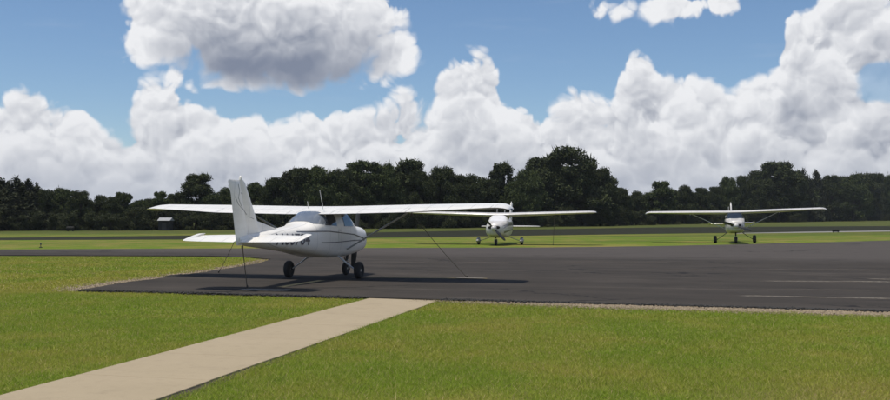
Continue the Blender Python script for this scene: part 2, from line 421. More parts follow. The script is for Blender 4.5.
def rough_line(a, b, step, amp, seed):
    a = Vector(a); b = Vector(b); L = (b - a).length; n = max(2, int(L / step)); nrm = Vector((-(b - a).y, (b - a).x)) / L
    out = []
    for i in range(n):
        t = i / n; k = mnoise.noise(Vector((t * L * .9, seed, 0))) * amp + mnoise.noise(Vector((t * L * 4.0, seed + 7, 0))) * amp * .6
        out.append(tuple(a + (b - a) * t + nrm * k))
    return out

# ------------------------------------------------------------------ terrain
LAWN_Z = -.038
def build_ground():
    o = sheet('ground', [(-1200, -300), (1200, -300), (1200, 1500), (-1200, 1500)], LAWN_Z, 'turf')
    structure(o)
build_ground()

def UW(u, w): return tuple(EU * u + EW * w)
W0 = 17.85
apron_pts = []
def build_apron():
    near = rough_line(UW(-13.7, W0), UW(12, W0 + .05), .09, .05, 1.0) + rough_line(UW(12, W0 + .05), UW(75, W0), 3, .05, 1.0)
    right = [UW(75, W0), (130, 20), (130, 118)]
    farl = [(90, 96), (60, 80), (40, 68)]
    seq = [(28.8, 61.5), (17.9, 54.2), (11, 50.4), (4.8, 48.4), (-11.1, 47.0), (-21.3, 45.7), (-60, 46.5), (-200, 50)]
    fr = []
    for a, b in zip(seq[:-1], seq[1:]): fr += rough_line(a, b, .5 if a[0] > -25 else 6, .12, 4.0)
    left = [(-200, 50), (-200, 41)]
    sq2 = [(-200, 41), (-60, 39.8), (-18.3, 39.2), (-13.5, 38.9), UW(-19.9, 34.3), UW(-18.0, 33.7), UW(-16.4, 32.4), UW(-15.3, 29.2), UW(-14.5, 24.3), UW(-14.1, 20.0), UW(-13.7, W0)]
    lf = []
    for a, b in zip(sq2[:-1], sq2[1:]): lf += rough_line(a, b, .25 if a[0] > -20 else 6, .10, 8.0)
    pts = near + right + farl + fr + left[:1] + lf
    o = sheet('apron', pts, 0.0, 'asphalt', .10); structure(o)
    return near, lf
apron_near, apron_left = build_apron()

def build_far_strips():
    nearp = [ground(0, 239.6), ground(250, 238.6), ground(450, 236.4), ground(650, 233.4), ground(890, 230.6)]
    farp = [ground(0, 237.2), ground(250, 234.4), ground(450, 230.6), ground(650, 227.2), ground(890, 225.8)]
    nearp = [(-160, 55)] + [tuple(p) for p in nearp] + [(190, 178)]
    farp = [(-170, 58)] + [tuple(p) for p in farp] + [(230, 240)]
    structure(sheet('dark_strip', nearp + farp[::-1], LAWN_Z + .006, 'dark_strip'))  # band of dark olive tone across the far field
    a = [ground(735, 233.2), ground(800, 232.4), ground(890, 231.2), Vector((150, 150))]
    c = [Vector((150, 162)), ground(890, 230.2), ground(800, 231.5), ground(735, 232.8)]
    structure(sheet('gravel_road', [tuple(p) for p in a + c], LAWN_Z + .012, 'road'))
build_far_strips()

# sidewalk of cast slabs
SW_A = Vector((-1.50, 19.17)); SW_DIR = Vector((math.sin(R(14.2)), math.cos(R(14.2)))); SW_N = Vector((SW_DIR.y, -SW_DIR.x)); SW_W = 1.50
def build_sidewalk():
    root = bpy.data.objects.new('sidewalk', None); COL.objects.link(root); structure(root)
    a0 = SW_A + SW_DIR * .0
    s = -.12; k = 0
    while s < 15:
        L = 1.6
        gap = .0035 if k not in (5, 6) else .007
        p0 = a0 - SW_DIR * (s + gap); p1 = a0 - SW_DIR * (s + L - gap)
        z = -.014 + random.uniform(-.001, .001)
        jl = random.uniform(-.01, .01)
        bm = bmesh.new()
        q = [p0, p0 + SW_N * (SW_W + jl), p1 + SW_N * (SW_W + jl), p1]
        if k == 0:   # the first slab is cut to the apron's edge
            q[0] = SW_A + SW_DIR * -.10; q[1] = Vector(UW((SW_A + SW_N * SW_W).dot(EU), W0 - .09))
        lo = [bm.verts.new((v.x, v.y, z - .10)) for v in q]; hi = [bm.verts.new((v.x, v.y, z)) for v in q]
        bm.faces.new(hi); bm.faces.new(lo[::-1])
        for i in range(4): bm.faces.new((lo[i], lo[(i + 1) % 4], hi[(i + 1) % 4], hi[i]))
        bmesh.ops.recalc_face_normals(bm, faces=bm.faces[:])
        bmesh.ops.bevel(bm, geom=[e for e in bm.edges if all(v.co.z > z - .01 for v in e.verts)], offset=.004, segments=1, affect='EDGES')
        me = bpy.data.meshes.new('slab'); bm.to_mesh(me); bm.free(); me.materials.append(M['concrete'])
        o = bpy.data.objects.new('slab', me); COL.objects.link(o); o.parent = root
        s += L; k += 1
    # bare soil beside the slab's worn right edge
    e0 = SW_A + SW_N * SW_W
    pl = rough_line(tuple(e0 - SW_DIR * 4.5 + SW_N * .0), tuple(e0 - SW_DIR * 15), .12, .0, 2)
    pr = [tuple(Vector(p) + SW_N * (.05 + .13 * min(1, i / len(pl) * 1.4) + .05 * mnoise.noise(Vector((i * .35, 3, 1))))) for i, p in enumerate(pl)]
    structure(sheet('soil_edge', pl + pr[::-1], LAWN_Z + .004, 'soil'))
build_sidewalk()

# markings and streaks on the apron
def strip(name, a, b, wdt, z, mat, label=None):
    """thin sheet; the attribute 'core' is 1 along its middle and 0 at its rim, so that wear can start at the rim"""
    a = Vector(a); b = Vector(b); t = (b - a).normalized(); n_ = Vector((-t.y, t.x)) * wdt / 2; N = 8
    V, Fc, core = [], [], []
    for i in range(N + 1):
        p_ = a.lerp(b, i / N)
        for o_ in (-1, -.35, .35, 1):
            q = p_ + n_ * o_; V.append((q.x, q.y, z)); core.append(1.0 if abs(o_) < .5 and 0 < i < N else 0.0)
    for i in range(N):
        for j in range(3): Fc.append((i * 4 + j, i * 4 + j + 1, i * 4 + j + 5, i * 4 + j + 4))
    o = mesh_obj(name, V, Fc, mat)
    if o.data.polygons[0].normal.z < 0: o.data.flip_normals()
    at = o.data.attributes.new('core', 'FLOAT', 'POINT'); at.data.foreach_set('value', core)
    structure(o, label); return o
HD = R(72.7); PL_X, PL_Y = -3.18, 24.9
hvec = Vector((math.cos(HD), math.sin(HD))); rvec = Vector((math.sin(HD), -math.cos(HD)))
c0 = Vector((PL_X, PL_Y))
strip('painted_line', ground(280, 287.0), ground(322, 280.2), .20, .004, 'worn_yellow_line')
strip('painted_line', ground(352, 277.4), ground(487, 278.6), .16, .008, 'worn_yellow_line')
strip('sandy_streak', ground(752, 280.9), ground(905, 281.9), .55, .004, 'sandy_streak')
strip('sandy_streak', ground(728, 295.2), ground(905, 298.8), .5, .004, 'sandy_streak')
strip('sandy_streak', ground(640, 269.4), ground(900, 269.8), .9, .004, 'faint_streak')
strip('sandy_streak', ground(330, 262.5), ground(700, 262.0), .8, .004, 'faint_streak')
strip('sandy_streak', ground(560, 288), ground(905, 290.4), .30, .004, 'faint_streak')
strip('sandy_streak', ground(860, 279.2), ground(960, 280.6), .35, .012, 'sandy_streak')
strip('dusty_patch', ground(238, 289.8), ground(292, 290.6), .75, .012, 'dusty_patch')
strip('dusty_patch', ground(455, 278.2), ground(486, 278.7), .30, .016, 'dusty_patch')

# ------------------------------------------------------------------ scattered stuff (grass blades, gravel)
def tri_cloud(name, V, Fc, rnd, mat):
    me = bpy.data.meshes.new(name); me.vertices.add(len(V)); me.vertices.foreach_set('co', V.astype(np.float32).ravel())
    nf, k = Fc.shape
    me.loops.add(nf * k); me.loops.foreach_set('vertex_index', Fc.astype(np.int32).ravel())
    me.polygons.add(nf); me.polygons.foreach_set('loop_start', np.arange(0, nf * k, k, dtype=np.int32))
    me.update(calc_edges=True)
    at = me.attributes.new('rnd', 'FLOAT', 'POINT'); at.data.foreach_set('value', rnd.astype(np.float32))
    me.materials.append(M[mat])
    o = bpy.data.objects.new(name, me); COL.objects.link(o); return o
def fbm2(x, y, f, s):
    """cheap smooth value pattern from sines"""
    r = np.random.default_rng(s); out = np.zeros_like(x)
    for k in range(9):
        a = r.uniform(0, 6.283); ph = r.uniform(0, 6.283); ff = f * r.uniform(.5, 2.2)
        out += np.sin((x * math.cos(a) + y * math.sin(a)) * ff + ph)
    return out / 9 * 1.6
def lawn_mask(x, y):
    w = x * EW.x + y * EW.y; u = x * EU.x + y * EU.y
    edge = .10 + .09 * fbm2(x, y, 5.0, 3)
    sx = (x - SW_A.x) * SW_N.x + (y - SW_A.y) * SW_N.y
    on_walk = (sx > .02 + .035 * fbm2(x, y, 6, 5)) & (sx < SW_W - .03 + .035 * fbm2(x, y, 6, 6) + np.clip((12.5 - y) * .028, 0, .10)) & (w < W0 + .2)
    gravel_band = np.clip((u + 5.5) / 4.0, 0, 1) * (.40 + .20 * fbm2(x, y, 2.2, 9) + .10 * fbm2(x, y, 7, 10))
    ok = (w < W0 - edge - gravel_band) & ~on_walk
    # beyond the apron's left end the lawn goes on
    ul = np.interp(w, [17.5, 20, 24.3, 29.2, 32.4, 33.7, 34.3], [-13.9, -14.3, -14.7, -15.6, -16.7, -18.2, -20.2])
    ok |= (u < ul - .28 - .25 * fbm2(x, y, 2, 12)) & (w >= W0 - .1) & (y < 38.3)
    return ok
def build_grass():
    Vs, Fs, Rs = [], [], []
    base = 0
    for (y0, y1, dens, hgt, wid) in ((8.0, 11.5, 7200, .034, .0034), (11.5, 15.5, 5200, .034, .0046), (15.5, 21.5, 3300, .036, .0065), (21.5, 38, 700, .040, .016)):
        x0, x1 = -y1 * .50 - .4, y1 * .50 + .4
        if y0 > 20: x1 = -4.0
        n = int((x1 - x0) * (y1 - y0) * dens)
        x = rng.uniform(x0, x1, n); y = rng.uniform(y0, y1, n)
        keep = (np.abs(x) < y * .50 + .4) & lawn_mask(x, y)
        thin = fbm2(x, y, 1.3, 21) + .6 * fbm2(x, y, 5, 22)
        keep &= rng.uniform(0, 1, n) < np.clip(.85 + thin * .35, .35, 1)
        x, y = x[keep], y[keep]; n = len(x)
        h = hgt * rng.uniform(.45, 1.25, n) * (1 + .28 * fbm2(x, y, 1.6, 31))
        tall = rng.uniform(0, 1, n) < .012; h[tall] *= 1.7
        a = rng.uniform(0, 6.283, n); lean = rng.uniform(.3, 1.7, n) * h; la = rng.uniform(0, 6.283, n)
        wv = wid * rng.uniform(.7, 1.4, n)
        b0 = np.c_[x - np.cos(a) * wv, y - np.sin(a) * wv, np.full(n, LAWN_Z - .002)]
        b1 = np.c_[x + np.cos(a) * wv, y + np.sin(a) * wv, np.full(n, LAWN_Z - .002)]
        tp = np.c_[x + np.cos(la) * lean, y + np.sin(la) * lean, LAWN_Z + h]
        Vs.append(np.stack([b0, b1, tp], 1).reshape(-1, 3)); Fs.append(np.arange(n * 3).reshape(-1, 3) + base); base += n * 3
        Rs.append(np.repeat(np.clip(rng.normal(.45, .22, n) + .12 * tall, 0, 1), 3))
    o = tri_cloud('lawn_grass', np.concatenate(Vs), np.concatenate(Fs), np.concatenate(Rs), 'blade')
    o['kind'] = 'stuff'; o['label'] = 'short mown green grass of the lawn beside the sidewalk'; o['category'] = 'grass'
build_grass()

OCT = np.array([(1, 0, 0), (-1, 0, 0), (0, 1, 0), (0, -1, 0), (0, 0, 1), (0, 0, -1)], float)
OCF = np.array([(0, 2, 4), (2, 1, 4), (1, 3, 4), (3, 0, 4), (2, 0, 5), (1, 2, 5), (3, 1, 5), (0, 3, 5)])
def stones(name, xy, z, smin, smax, mat, label):
    n = len(xy); s = rng.uniform(smin, smax, n)
    V = OCT[None] * (s[:, None, None] * rng.uniform(.6, 1.3, (n, 6, 1))); V[:, :, 2] *= .6
    a = rng.uniform(0, 6.283, n); ca, sa = np.cos(a)[:, None], np.sin(a)[:, None]
    Xr = V[:, :, 0] * ca - V[:, :, 1] * sa; Yr = V[:, :, 0] * sa + V[:, :, 1] * ca
    V = np.stack([Xr + xy[:, :1], Yr + xy[:, 1:2], V[:, :, 2] + (z if np.isscalar(z) else z[:, None])], 2)
    Fc = (OCF[None] + (np.arange(n) * 6)[:, None, None]).reshape(-1, 3)
    o = tri_cloud(name, V.reshape(-1, 3), Fc, np.repeat(rng.uniform(0, 1, n), 6), mat)
    o['kind'] = 'stuff'; o['label'] = label; o['category'] = 'gravel'
def build_gravel():
    # strip under the broken apron edge, right of the sidewalk
    n = 42000; u = -6.0 + 13.0 * rng.uniform(0, 1, n) ** .75; w = W0 - .05 - np.abs(rng.normal(0, .30, n))
    keep = rng.uniform(0, 1, n) < np.clip((u + 6.0) / 5.0, .05, 1)
    u, w = u[keep], w[keep]
    stones('gravel_strip', np.c_[u * EU.x + w * EW.x, u * EU.y + w * EW.y], LAWN_Z + .010 + .02 * np.clip(1 - (W0 - w) / .7, 0, 1), .009, .024, 'stone', 'pale gravel strip along the broken asphalt edge')
    # tan gravel round the apron's left end
    P = np.array(apron_left); P = P[(P[:, 0] > -16) & (P[:, 1] < 36)]
    n = 9000; i = rng.integers(0, len(P), n); xy = P[i] + rng.normal(0, .30, (n, 2)) - np.array([.34, .02])
    far = rng.uniform(0, 1, n) < np.clip(1.15 - (P[i][:, 1] - 21) * .07, .12, 1); xy = xy[far]
    stones('gravel_verge', xy, LAWN_Z + .008, .012, .035, 'stone', 'tan gravel verge at the apron corner')
    # crumbled asphalt along the near edge
    n = 26000; u = rng.uniform(-13.6, 10, n); w = W0 - np.abs(rng.normal(0, .09, n)) + .06
    sx = u * EU.x + w * EW.x; sy = u * EU.y + w * EW.y
    sl = (sx - SW_A.x) * SW_N.x + (sy - SW_A.y) * SW_N.y; keep = (sl < -.02) | (sl > SW_W + .02)
    u, w = u[keep], w[keep]; z = LAWN_Z + rng.uniform(.0, .052, len(u))
    stones('asphalt_crumbs', np.c_[u * EU.x + w * EW.x, u * EU.y + w * EW.y], z, .012, .036, 'crumb', 'crumbled black asphalt edge of the apron')
build_gravel()

# ------------------------------------------------------------------ high-wing light airplane
def ip(xs, ys, x): return float(np.interp(x, xs, ys))
def smooth_table(d, *cols):
    """resample the station table finely with a smooth (Catmull-Rom) curve"""
    dd = np.array(d); fine = []
    for i in range(len(dd) - 1):
        for t in np.linspace(0, 1, 5)[:-1]: fine.append(dd[i] + (dd[i + 1] - dd[i]) * t)
    fine.append(dd[-1]); out = []
    for c in cols:
        c = np.array(c, float); m_ = np.gradient(c, dd)
        # limit slopes so that the curve does not overshoot
        s = np.diff(c) / np.diff(dd)
        for i in range(len(c)):
            l = s[i - 1] if i > 0 else s[0]; r = s[i] if i < len(s) else s[-1]
            m_[i] = 0 if l * r <= 0 else 2 * l * r / (l + r)
        res = []
        for x in fine:
            i = min(max(np.searchsorted(dd, x, 'right') - 1, 0), len(dd) - 2); h = dd[i + 1] - dd[i]; t = (x - dd[i]) / h
            res.append((2 * t**3 - 3 * t**2 + 1) * c[i] + (t**3 - 2 * t**2 + t) * h * m_[i] + (-2 * t**3 + 3 * t**2) * c[i + 1] + (t**3 - t**2) * h * m_[i + 1])
        out.append(np.array(res))
    return np.array(fine), out
class Fuselage:
    def __init__(s, d, w, zb, zt, n, k, belt, gear_d):
        s.d, (s.w, s.zb, s.zt, s.n, s.k) = smooth_table(d, w, zb, zt, n, k); s.belt = belt; s.g = gear_d
    def par(s, d): return [ip(s.d, q, d) for q in (s.w, s.zb, s.zt, s.n, s.k)]
    def taper(s, z, zt, k): return 1 - k * max(0, z - s.belt) / max(.05, zt - s.belt) if zt > s.belt else 1
    def pt(s, d, th, grow=0.0):
        w, zb, zt, n, k = s.par(d); zc = (zb + zt) / 2; hh = (zt - zb) / 2
        sn, cs = math.sin(th), math.cos(th)
        z = zc - hh * math.copysign(abs(cs) ** (2 / n), cs)
        y = w * math.copysign(abs(sn) ** (2 / n), sn) * s.taper(z, zt, k)
        r = math.hypot(y, z - zc) or 1
        return Vector((s.g - d, -(y + grow * y / r), z + grow * (z - zc) / r))
    def side(s, d, z):
        w, zb, zt, n, k = s.par(d); zc = (zb + zt) / 2; hh = (zt - zb) / 2
        c = min(.999, abs((z - zc) / hh)) ** (n / 2); sn = math.sqrt(1 - c * c)
        return w * sn ** (2 / n) * s.taper(z, zt, k)
    def theta_at(s, d, z):
        w, zb, zt, n, k = s.par(d); zc = (zb + zt) / 2; hh = (zt - zb) / 2
        t = max(-.999, min(.999, -(z - zc) / hh)); c = math.copysign(abs(t) ** (n / 2), t)
        return math.acos(c)
    def side_patch(s, name, corners, sgn, off, mat, parent, nu=5, nv=4):
        """corners (d,z): fore-low, aft-low, aft-high, fore-high"""
        V, Fc = [], []
        for layer in (off, -.012):
            for j in range(nv + 1):
                for i in range(nu + 1):
                    a, b_ = i / nu, j / nv
                    d = (corners[0][0] * (1 - a) + corners[1][0] * a) * (1 - b_) + (corners[3][0] * (1 - a) + corners[2][0] * a) * b_
                    z = (corners[0][1] * (1 - a) + corners[1][1] * a) * (1 - b_) + (corners[3][1] * (1 - a) + corners[2][1] * a) * b_
                    V.append((s.g - d, -sgn * (s.side(d, z) + layer), z))
        m_ = nu + 1; half = m_ * (nv + 1)
        for j in range(nv):
            for i in range(nu):
                q = (j * m_ + i, j * m_ + i + 1, (j + 1) * m_ + i + 1, (j + 1) * m_ + i); Fc.append(q); Fc.append(tuple(half + x for x in q[::-1]))
        rim = [i for i in range(m_)] + [j * m_ + nu for j in range(1, nv + 1)] + [nv * m_ + i for i in range(nu - 1, -1, -1)] + [j * m_ for j in range(nv - 1, 0, -1)]
        for i in range(len(rim)): a, b_ = rim[i], rim[(i + 1) % len(rim)]; Fc.append((a, b_, b_ + half, a + half))
        return mesh_obj(name, V, Fc, mat, parent, True, 30)
    def wrap_patch(s, name, d0, d1, z0, mat, parent, off=.007, nu=6, nv=18, gap=0.0):
        V, Fc = [], []
        for layer in (off, -.012):
            for i in range(nu + 1):
                d = d0 + (d1 - d0) * i / nu; zz = z0(d) if callable(z0) else z0
                t0 = s.theta_at(d, zz)
                for j in range(nv + 1):
                    V.append(s.pt(d, t0 + (2 * math.pi - 2 * t0) * j / nv, layer))
        m_ = nv + 1; half = m_ * (nu + 1)
        for i in range(nu):
            for j in range(nv):
                q = (i * m_ + j, i * m_ + j + 1, (i + 1) * m_ + j + 1, (i + 1) * m_ + j); Fc.append(q); Fc.append(tuple(half + x for x in q[::-1]))
        rim = [j for j in range(m_)] + [i * m_ + nv for i in range(1, nu + 1)] + [nu * m_ + j for j in range(nv - 1, -1, -1)] + [i * m_ for i in range(nu - 1, 0, -1)]
        for i in range(len(rim)): a, b_ = rim[i], rim[(i + 1) % len(rim)]; Fc.append((a, b_, b_ + half, a + half))
        return mesh_obj(name, V, Fc, mat, parent, True, 30)

def naca(c, n=11, t=.12, m_=.02, p_=.4, lo=0.0, hi=1.0):
    """closed loop of (x aft, z) from chord fraction lo to hi"""
    up, dn = [], []
    for i in range(n + 1):
        q = i / n; x = lo + (hi - lo) * (1 - math.cos(q * math.pi / 2) if lo == 0 else q)
        yt = 5 * t * (.2969 * math.sqrt(x) - .126 * x - .3516 * x * x + .2843 * x**3 - .1036 * x**4)
        yc = m_ / p_**2 * (2 * p_ * x - x * x) if x < p_ else m_ / (1 - p_)**2 * (1 - 2 * p_ + 2 * p_ * x - x * x)
        up.append((x * c, (yc + yt) * c)); dn.append((x * c, (yc - yt) * c))
    return up + dn[::-1] if lo > 0 else up + dn[:0:-1]

def text_mesh(s, size, align='CENTER'):
    cu = bpy.data.curves.new('txt', 'FONT'); cu.body = s; cu.size = size; cu.align_x = align; cu.resolution_u = 3; cu.extrude = 0
    cu.offset = size * .012
    ob = bpy.data.objects.new('txt', cu); COL.objects.link(ob)
    me = bpy.data.meshes.new_from_object(ob.evaluated_get(bpy.context.evaluated_depsgraph_get()))
    bpy.data.objects.remove(ob); bpy.data.curves.remove(cu); return me

def airplane(P):
    g = P['gear_d']
    root = thing('airplane', (*P['pos'], P.get('z', 0.0)), P['heading'], P['label'], 'airplane', 'airplanes parked at the apron', rx=P.get('roll', 0))
    fu = Fuselage(*P['stations'], P['belt'], g)
    W = P['paint']
    L = lambda d, y, z: Vector((g - d, y, z))
    d_a, d_b = fu.d[0], fu.d[-1]
    # fuselage skin
    ds = list(fu.d); NS = 36
    rings = [[fu.pt(d, 2 * math.pi * (j + .5) / NS) for j in range(NS)] for d in ds]
    body = loft('fuselage', rings, W, root, True, True, 50)
    # nose bowl with intakes and spinner
    sp = P['spinner']; cz = sp[1]
    lathe('spinner', [(-.20 * q[0], q[1] * .155) for q in ((0, .06), (.06, .32), (.2, .6), (.45, .86), (.75, .98), (1, 1.0), (1.25, 1.0))], L(sp[0], 0, cz), (1, 0, 0), P.get('spin_mat', W), root)
    for sgn in (-1, 1):
        c_ = L(d_a - .004, sgn * .20, cz + .035)
        pts_ = [c_ + Vector((0, math.cos(a) * P.get('intake', .105), math.sin(a) * P.get('intake', .105) * .62)) for a in np.linspace(0, 2 * math.pi, 18, endpoint=False)]
        pts2 = [p_ + Vector((-.05, 0, 0)) for p_ in pts_]
        loft('air_intake', [pts_, pts2], 'black', body)
    pr = bpy.data.objects.new('propeller', None); COL.objects.link(pr); pr.parent = root; pr.location = L(sp[0] + .12, 0, cz); pr.rotation_euler = (P['prop_angle'], 0, 0)
    for sgn in (1, -1):
        rr = []
        for q, ch, tw in ((.08, .06, 62), (.18, .10, 50), (.35, .15, 34), (.55, .16, 24), (.75, .145, 18), (.94, .11, 15), (1.0, .04, 14)):
            r_ = q * P['prop_r'] * sgn; t_ = R(tw); ring = []
            for k in range(10):
                a = 2 * math.pi * k / 10; cx, cy = math.cos(a) * ch / 2, math.sin(a) * .012
                ring.append(Vector((cx * math.sin(t_) + cy * math.cos(t_), (cx * math.cos(t_) - cy * math.sin(t_)) * sgn, r_)))
            rr.append(ring)
        loft('blade', rr, 'prop', pr)
    # glazing
    wz = P['windows']
    ws = fu.wrap_patch('windshield', wz['ws'][0], wz['ws'][1], wz['ws'][2], P.get('ws_mat', 'glass'), root)
    if wz.get('rear'): fu.wrap_patch('rear_window', wz['rear'][0], wz['rear'][1], wz['rear'][2], 'sky_painted_glass', root)
    for sgn in (1, -1):
        dr = fu.side_patch('door', wz['door'], sgn, .005, W, root)
        fu.side_patch('window', wz['door_win'], sgn, .011, 'glass', dr)
        box('handle', (g - wz['door'][1][0] + .10, -sgn * (fu.side(wz['door'][1][0] - .1, fu.belt - .1) + .02), fu.belt - .1), (.11, .022, .025), 'metal', dr, .006)
        fu.side_patch('rear_side_window', wz['rear_side'], sgn, .007, 'glass', root)
    # wing
    wg = P['wing']
    def sect(y, lo=0.0, hi=1.0, n=11, off=0.0):
        c_ = ip(wg['y'], wg['c'], y); le = ip(wg['y'], wg['le'], y); z0 = ip(wg['y'], wg['z'], y); inc = ip(wg['y'], wg['inc'], y); t = ip(wg['y'], wg['t'], y)
        ci, si = math.cos(inc), math.sin(inc)
        return lambda s_: [L(le + x * ci + zz * si, s_ * y, z0 - x * si + zz * ci + off) for x, zz in naca(c_, n, t, .024, .4, lo, hi)]
    half = wg['y'][-1]; y_fl, y_al, y_tip = wg['flap_end'], wg['ail_end'], wg['tip0']
    loft('wing_center', [sect(y)(1) for y in (-.0,)] + [sect(.30)(1), sect(.60)(1)], W, root)
    loft('wing_center', [sect(0)(-1), sect(.30)(-1), sect(.60)(-1)], W, root)
    for s_ in (1, -1):
        ys = sorted(set([.603] + [y for y in wg['y'] if .603 < y < y_tip] + list(np.linspace(.9, y_tip, 6))))
        wo = loft('wing', [sect(y, 0, .735)(s_) for y in ys], W, root)
        loft('flap', [sect(y, .742, 1.0, 5)(s_) for y in np.linspace(.615, y_fl, 4)], W, wo)
        loft('aileron', [sect(y, .742, 1.0, 5)(s_) for y in np.linspace(y_fl + .015, y_al, 5)], W, wo)
        loft('wing_tip', [sect(y)(s_) for y in [y_al + .012] + [y_ for y_ in wg['y'] if y_ > y_al + .02]], P.get('tip_mat', W), wo)
        # lights on the tip
        tip = L(ip(wg['y'], wg['le'], half) + .22, s_ * (half - .02), ip(wg['y'], wg['z'], half) + .0)
        lathe('tip_light', [(0, .02), (.03, .025), (.06, .012), (.07, .002)], tip, (0, s_, 0), 'glass', wo, 8)
        if P['struts']:
            a, b_ = L(*P['struts'][0]), L(*P['struts'][1]); a.y *= s_; b_.y *= s_
            tube('wing_strut', [a, a.lerp(b_, .5), b_], .05, 'strut', root, 12, (1.0, .42))
            lathe('tie_down_ring', [(-.006, .03), (.006, .03)], b_ + Vector((.05, 0, -.07)), (1, 0, 0), 'metal', root, 10)
    # tail
    fn = P['fin']
    def fin_ring(spec, t):
        (z, le, te) = spec; c_ = te - le; return [L(le + x, zz, z) for x, zz in naca(c_, 8, t / max(c_, .01), 0.0, .4)]
    loft('fin', [fin_ring(q, .10 if i < len(fn['fin']) - 1 else .05) for i, q in enumerate(fn['fin'])], W, root)
    rd = loft('rudder', [fin_ring(q, .085 if i < len(fn['rudder']) - 1 else .045) for i, q in enumerate(fn['rudder'])], W, root)
    if fn.get('dorsal'):
        dd_ = fn['dorsal']; V = []
        for (d, z) in dd_:
            V += [L(d, .028 if z < dd_[-1][1] - .02 else .012, z), L(d, -.028 if z < dd_[-1][1] - .02 else -.012, z)]
        n_ = len(dd_); Fc = [tuple(2 * i for i in range(n_)), tuple(2 * i + 1 for i in range(n_))[::-1]] + [(2 * i, 2 * ((i + 1) % n_), 2 * ((i + 1) % n_) + 1, 2 * i + 1) for i in range(n_)]
        mesh_obj('dorsal_fin', V, Fc, W, root)
    bz = fn['fin'][-1]
    lathe('beacon', [(0, .035), (.05, .035), (.085, .022), (.10, .004)], L((bz[1] + bz[2]) / 2 + .02, 0, bz[0] - .01), (0, 0, 1), P.get('beacon_mat', 'white'), root, 10)
    hs = P['stab']; zt_ = hs['z']
    def stab_ring(y, le, te, t, dz=0.0, droop=0.0, hinge=None):
        c_ = te - le; out = []
        for x, zz in naca(c_, 8, t / c_, 0, .4):
            xx = le + x; z = zz
            if hinge is not None:
                r_ = xx - hinge; xx = hinge + r_ * math.cos(droop) + zz * math.sin(droop) * 0; z = zz - r_ * math.sin(droop)
            out.append(L(xx, y, zt_ + z + dz))
        return out
    for s_ in (1, -1):
        if hs.get('one_piece'):
            loft('stabilator', [stab_ring(s_ * y, le, te, t) for y, le, te, t in hs['one_piece']], W, root)
        else:
            loft('stabilizer', [stab_ring(s_ * y, le, te, t) for y, le, te, t in hs['stab']], W, root)
            loft('elevator', [stab_ring(s_ * y, le, te, t, 0, hs['droop'], hs['hinge']) for y, le, te, t in hs['elev']], W, root)
    # main gear
    gy = P['half_track']; tr, tw = P['tyre']
    def wheel(c_, r_, w_, par):
        wh = bpy.data.objects.new('wheel', None); COL.objects.link(wh); wh.parent = par; wh.location = c_
        prof = [(-.36, .56), (-.5, .66), (-.5, .80), (-.38, .93), (-.18, .995), (.18, .995), (.38, .93), (.5, .80), (.5, .66), (.36, .56)]
        lathe('tyre', [(a * w_, b_ * r_) for a, b_ in prof], (0, 0, 0), (0, 1, 0), 'rubber', wh, 24)
        lathe('rim', [(-.37 * w_, .1 * r_), (-.30 * w_, .5 * r_), (-.34 * w_, .58 * r_), (.34 * w_, .58 * r_), (.30 * w_, .5 * r_), (.37 * w_, .1 * r_)], (0, 0, 0), (0, 1, 0), 'metal', wh, 18)
        return wh
    for s_ in (1, -1):
        a = L(g - .02, s_ * .36, P['leg_z']); b_ = L(g, s_ * (gy - tw * .75), tr + .02)
        mid = a.lerp(b_, .55) + Vector((0, 0, -.012))
        tube('gear_leg', [a, mid, b_], [.052, .046, .036], P.get('leg_mat', 'strut'), root, 10, (1.0, .40))
        tube('axle', [b_ + Vector((0, -s_ * .01, -.01)), L(g, s_ * (gy + tw * .3), tr)], .022, 'steel', root, 8)
        wheel(L(g, s_ * gy, tr), tr, tw, root)
        if P.get('pants'):
            rr = []
            for q, wv, hb, ht in ((-.42, .03, .0, .03), (-.34, .085, -.06, .10), (-.15, .11, -.12, .19), (.08, .11, -.13, .20), (.30, .08, -.08, .13), (.55, .02, .02, .05)):
                rr.append([L(g + q, s_ * gy + math.cos(t) * wv, tr + (ht + hb) / 2 + math.sin(t) * (ht - hb) / 2) for t in np.linspace(0, 2 * math.pi, 14, endpoint=False)])
            loft('wheel_fairing', rr, P['pants'], root)
    nd, nr = P['nose_wheel']
    top = L(nd - .12, 0, P['nose_z'] + .08); ax = L(nd, 0, nr)
    tube('nose_strut', [top, L(nd - .06, 0, nr * 2 + .10), L(nd - .04, 0, nr * 2 + .03)], [.042, .042, .03], 'steel', root)
    for s_ in (1, -1):
        tube('fork', [L(nd - .04, s_ * .03, nr * 2 + .05), L(nd - .03, s_ * .085, nr * 2 - .02), L(nd, s_ * .085, nr)], .016, 'strut', root, 8)
    tube('torque_link', [L(nd + .02, 0, nr * 2 + .22), L(nd + .12, 0, nr * 2 + .12), L(nd + .02, 0, nr * 2 + .03)], .014, 'steel', root, 6)
    wheel(ax, nr, tw * .82, root)
    # aerials
    for pts_, r_ in P['aerials']: tube('antenna', [L(*q) for q in pts_], r_, P.get('aerial_mat', 'strut'), root, 6)
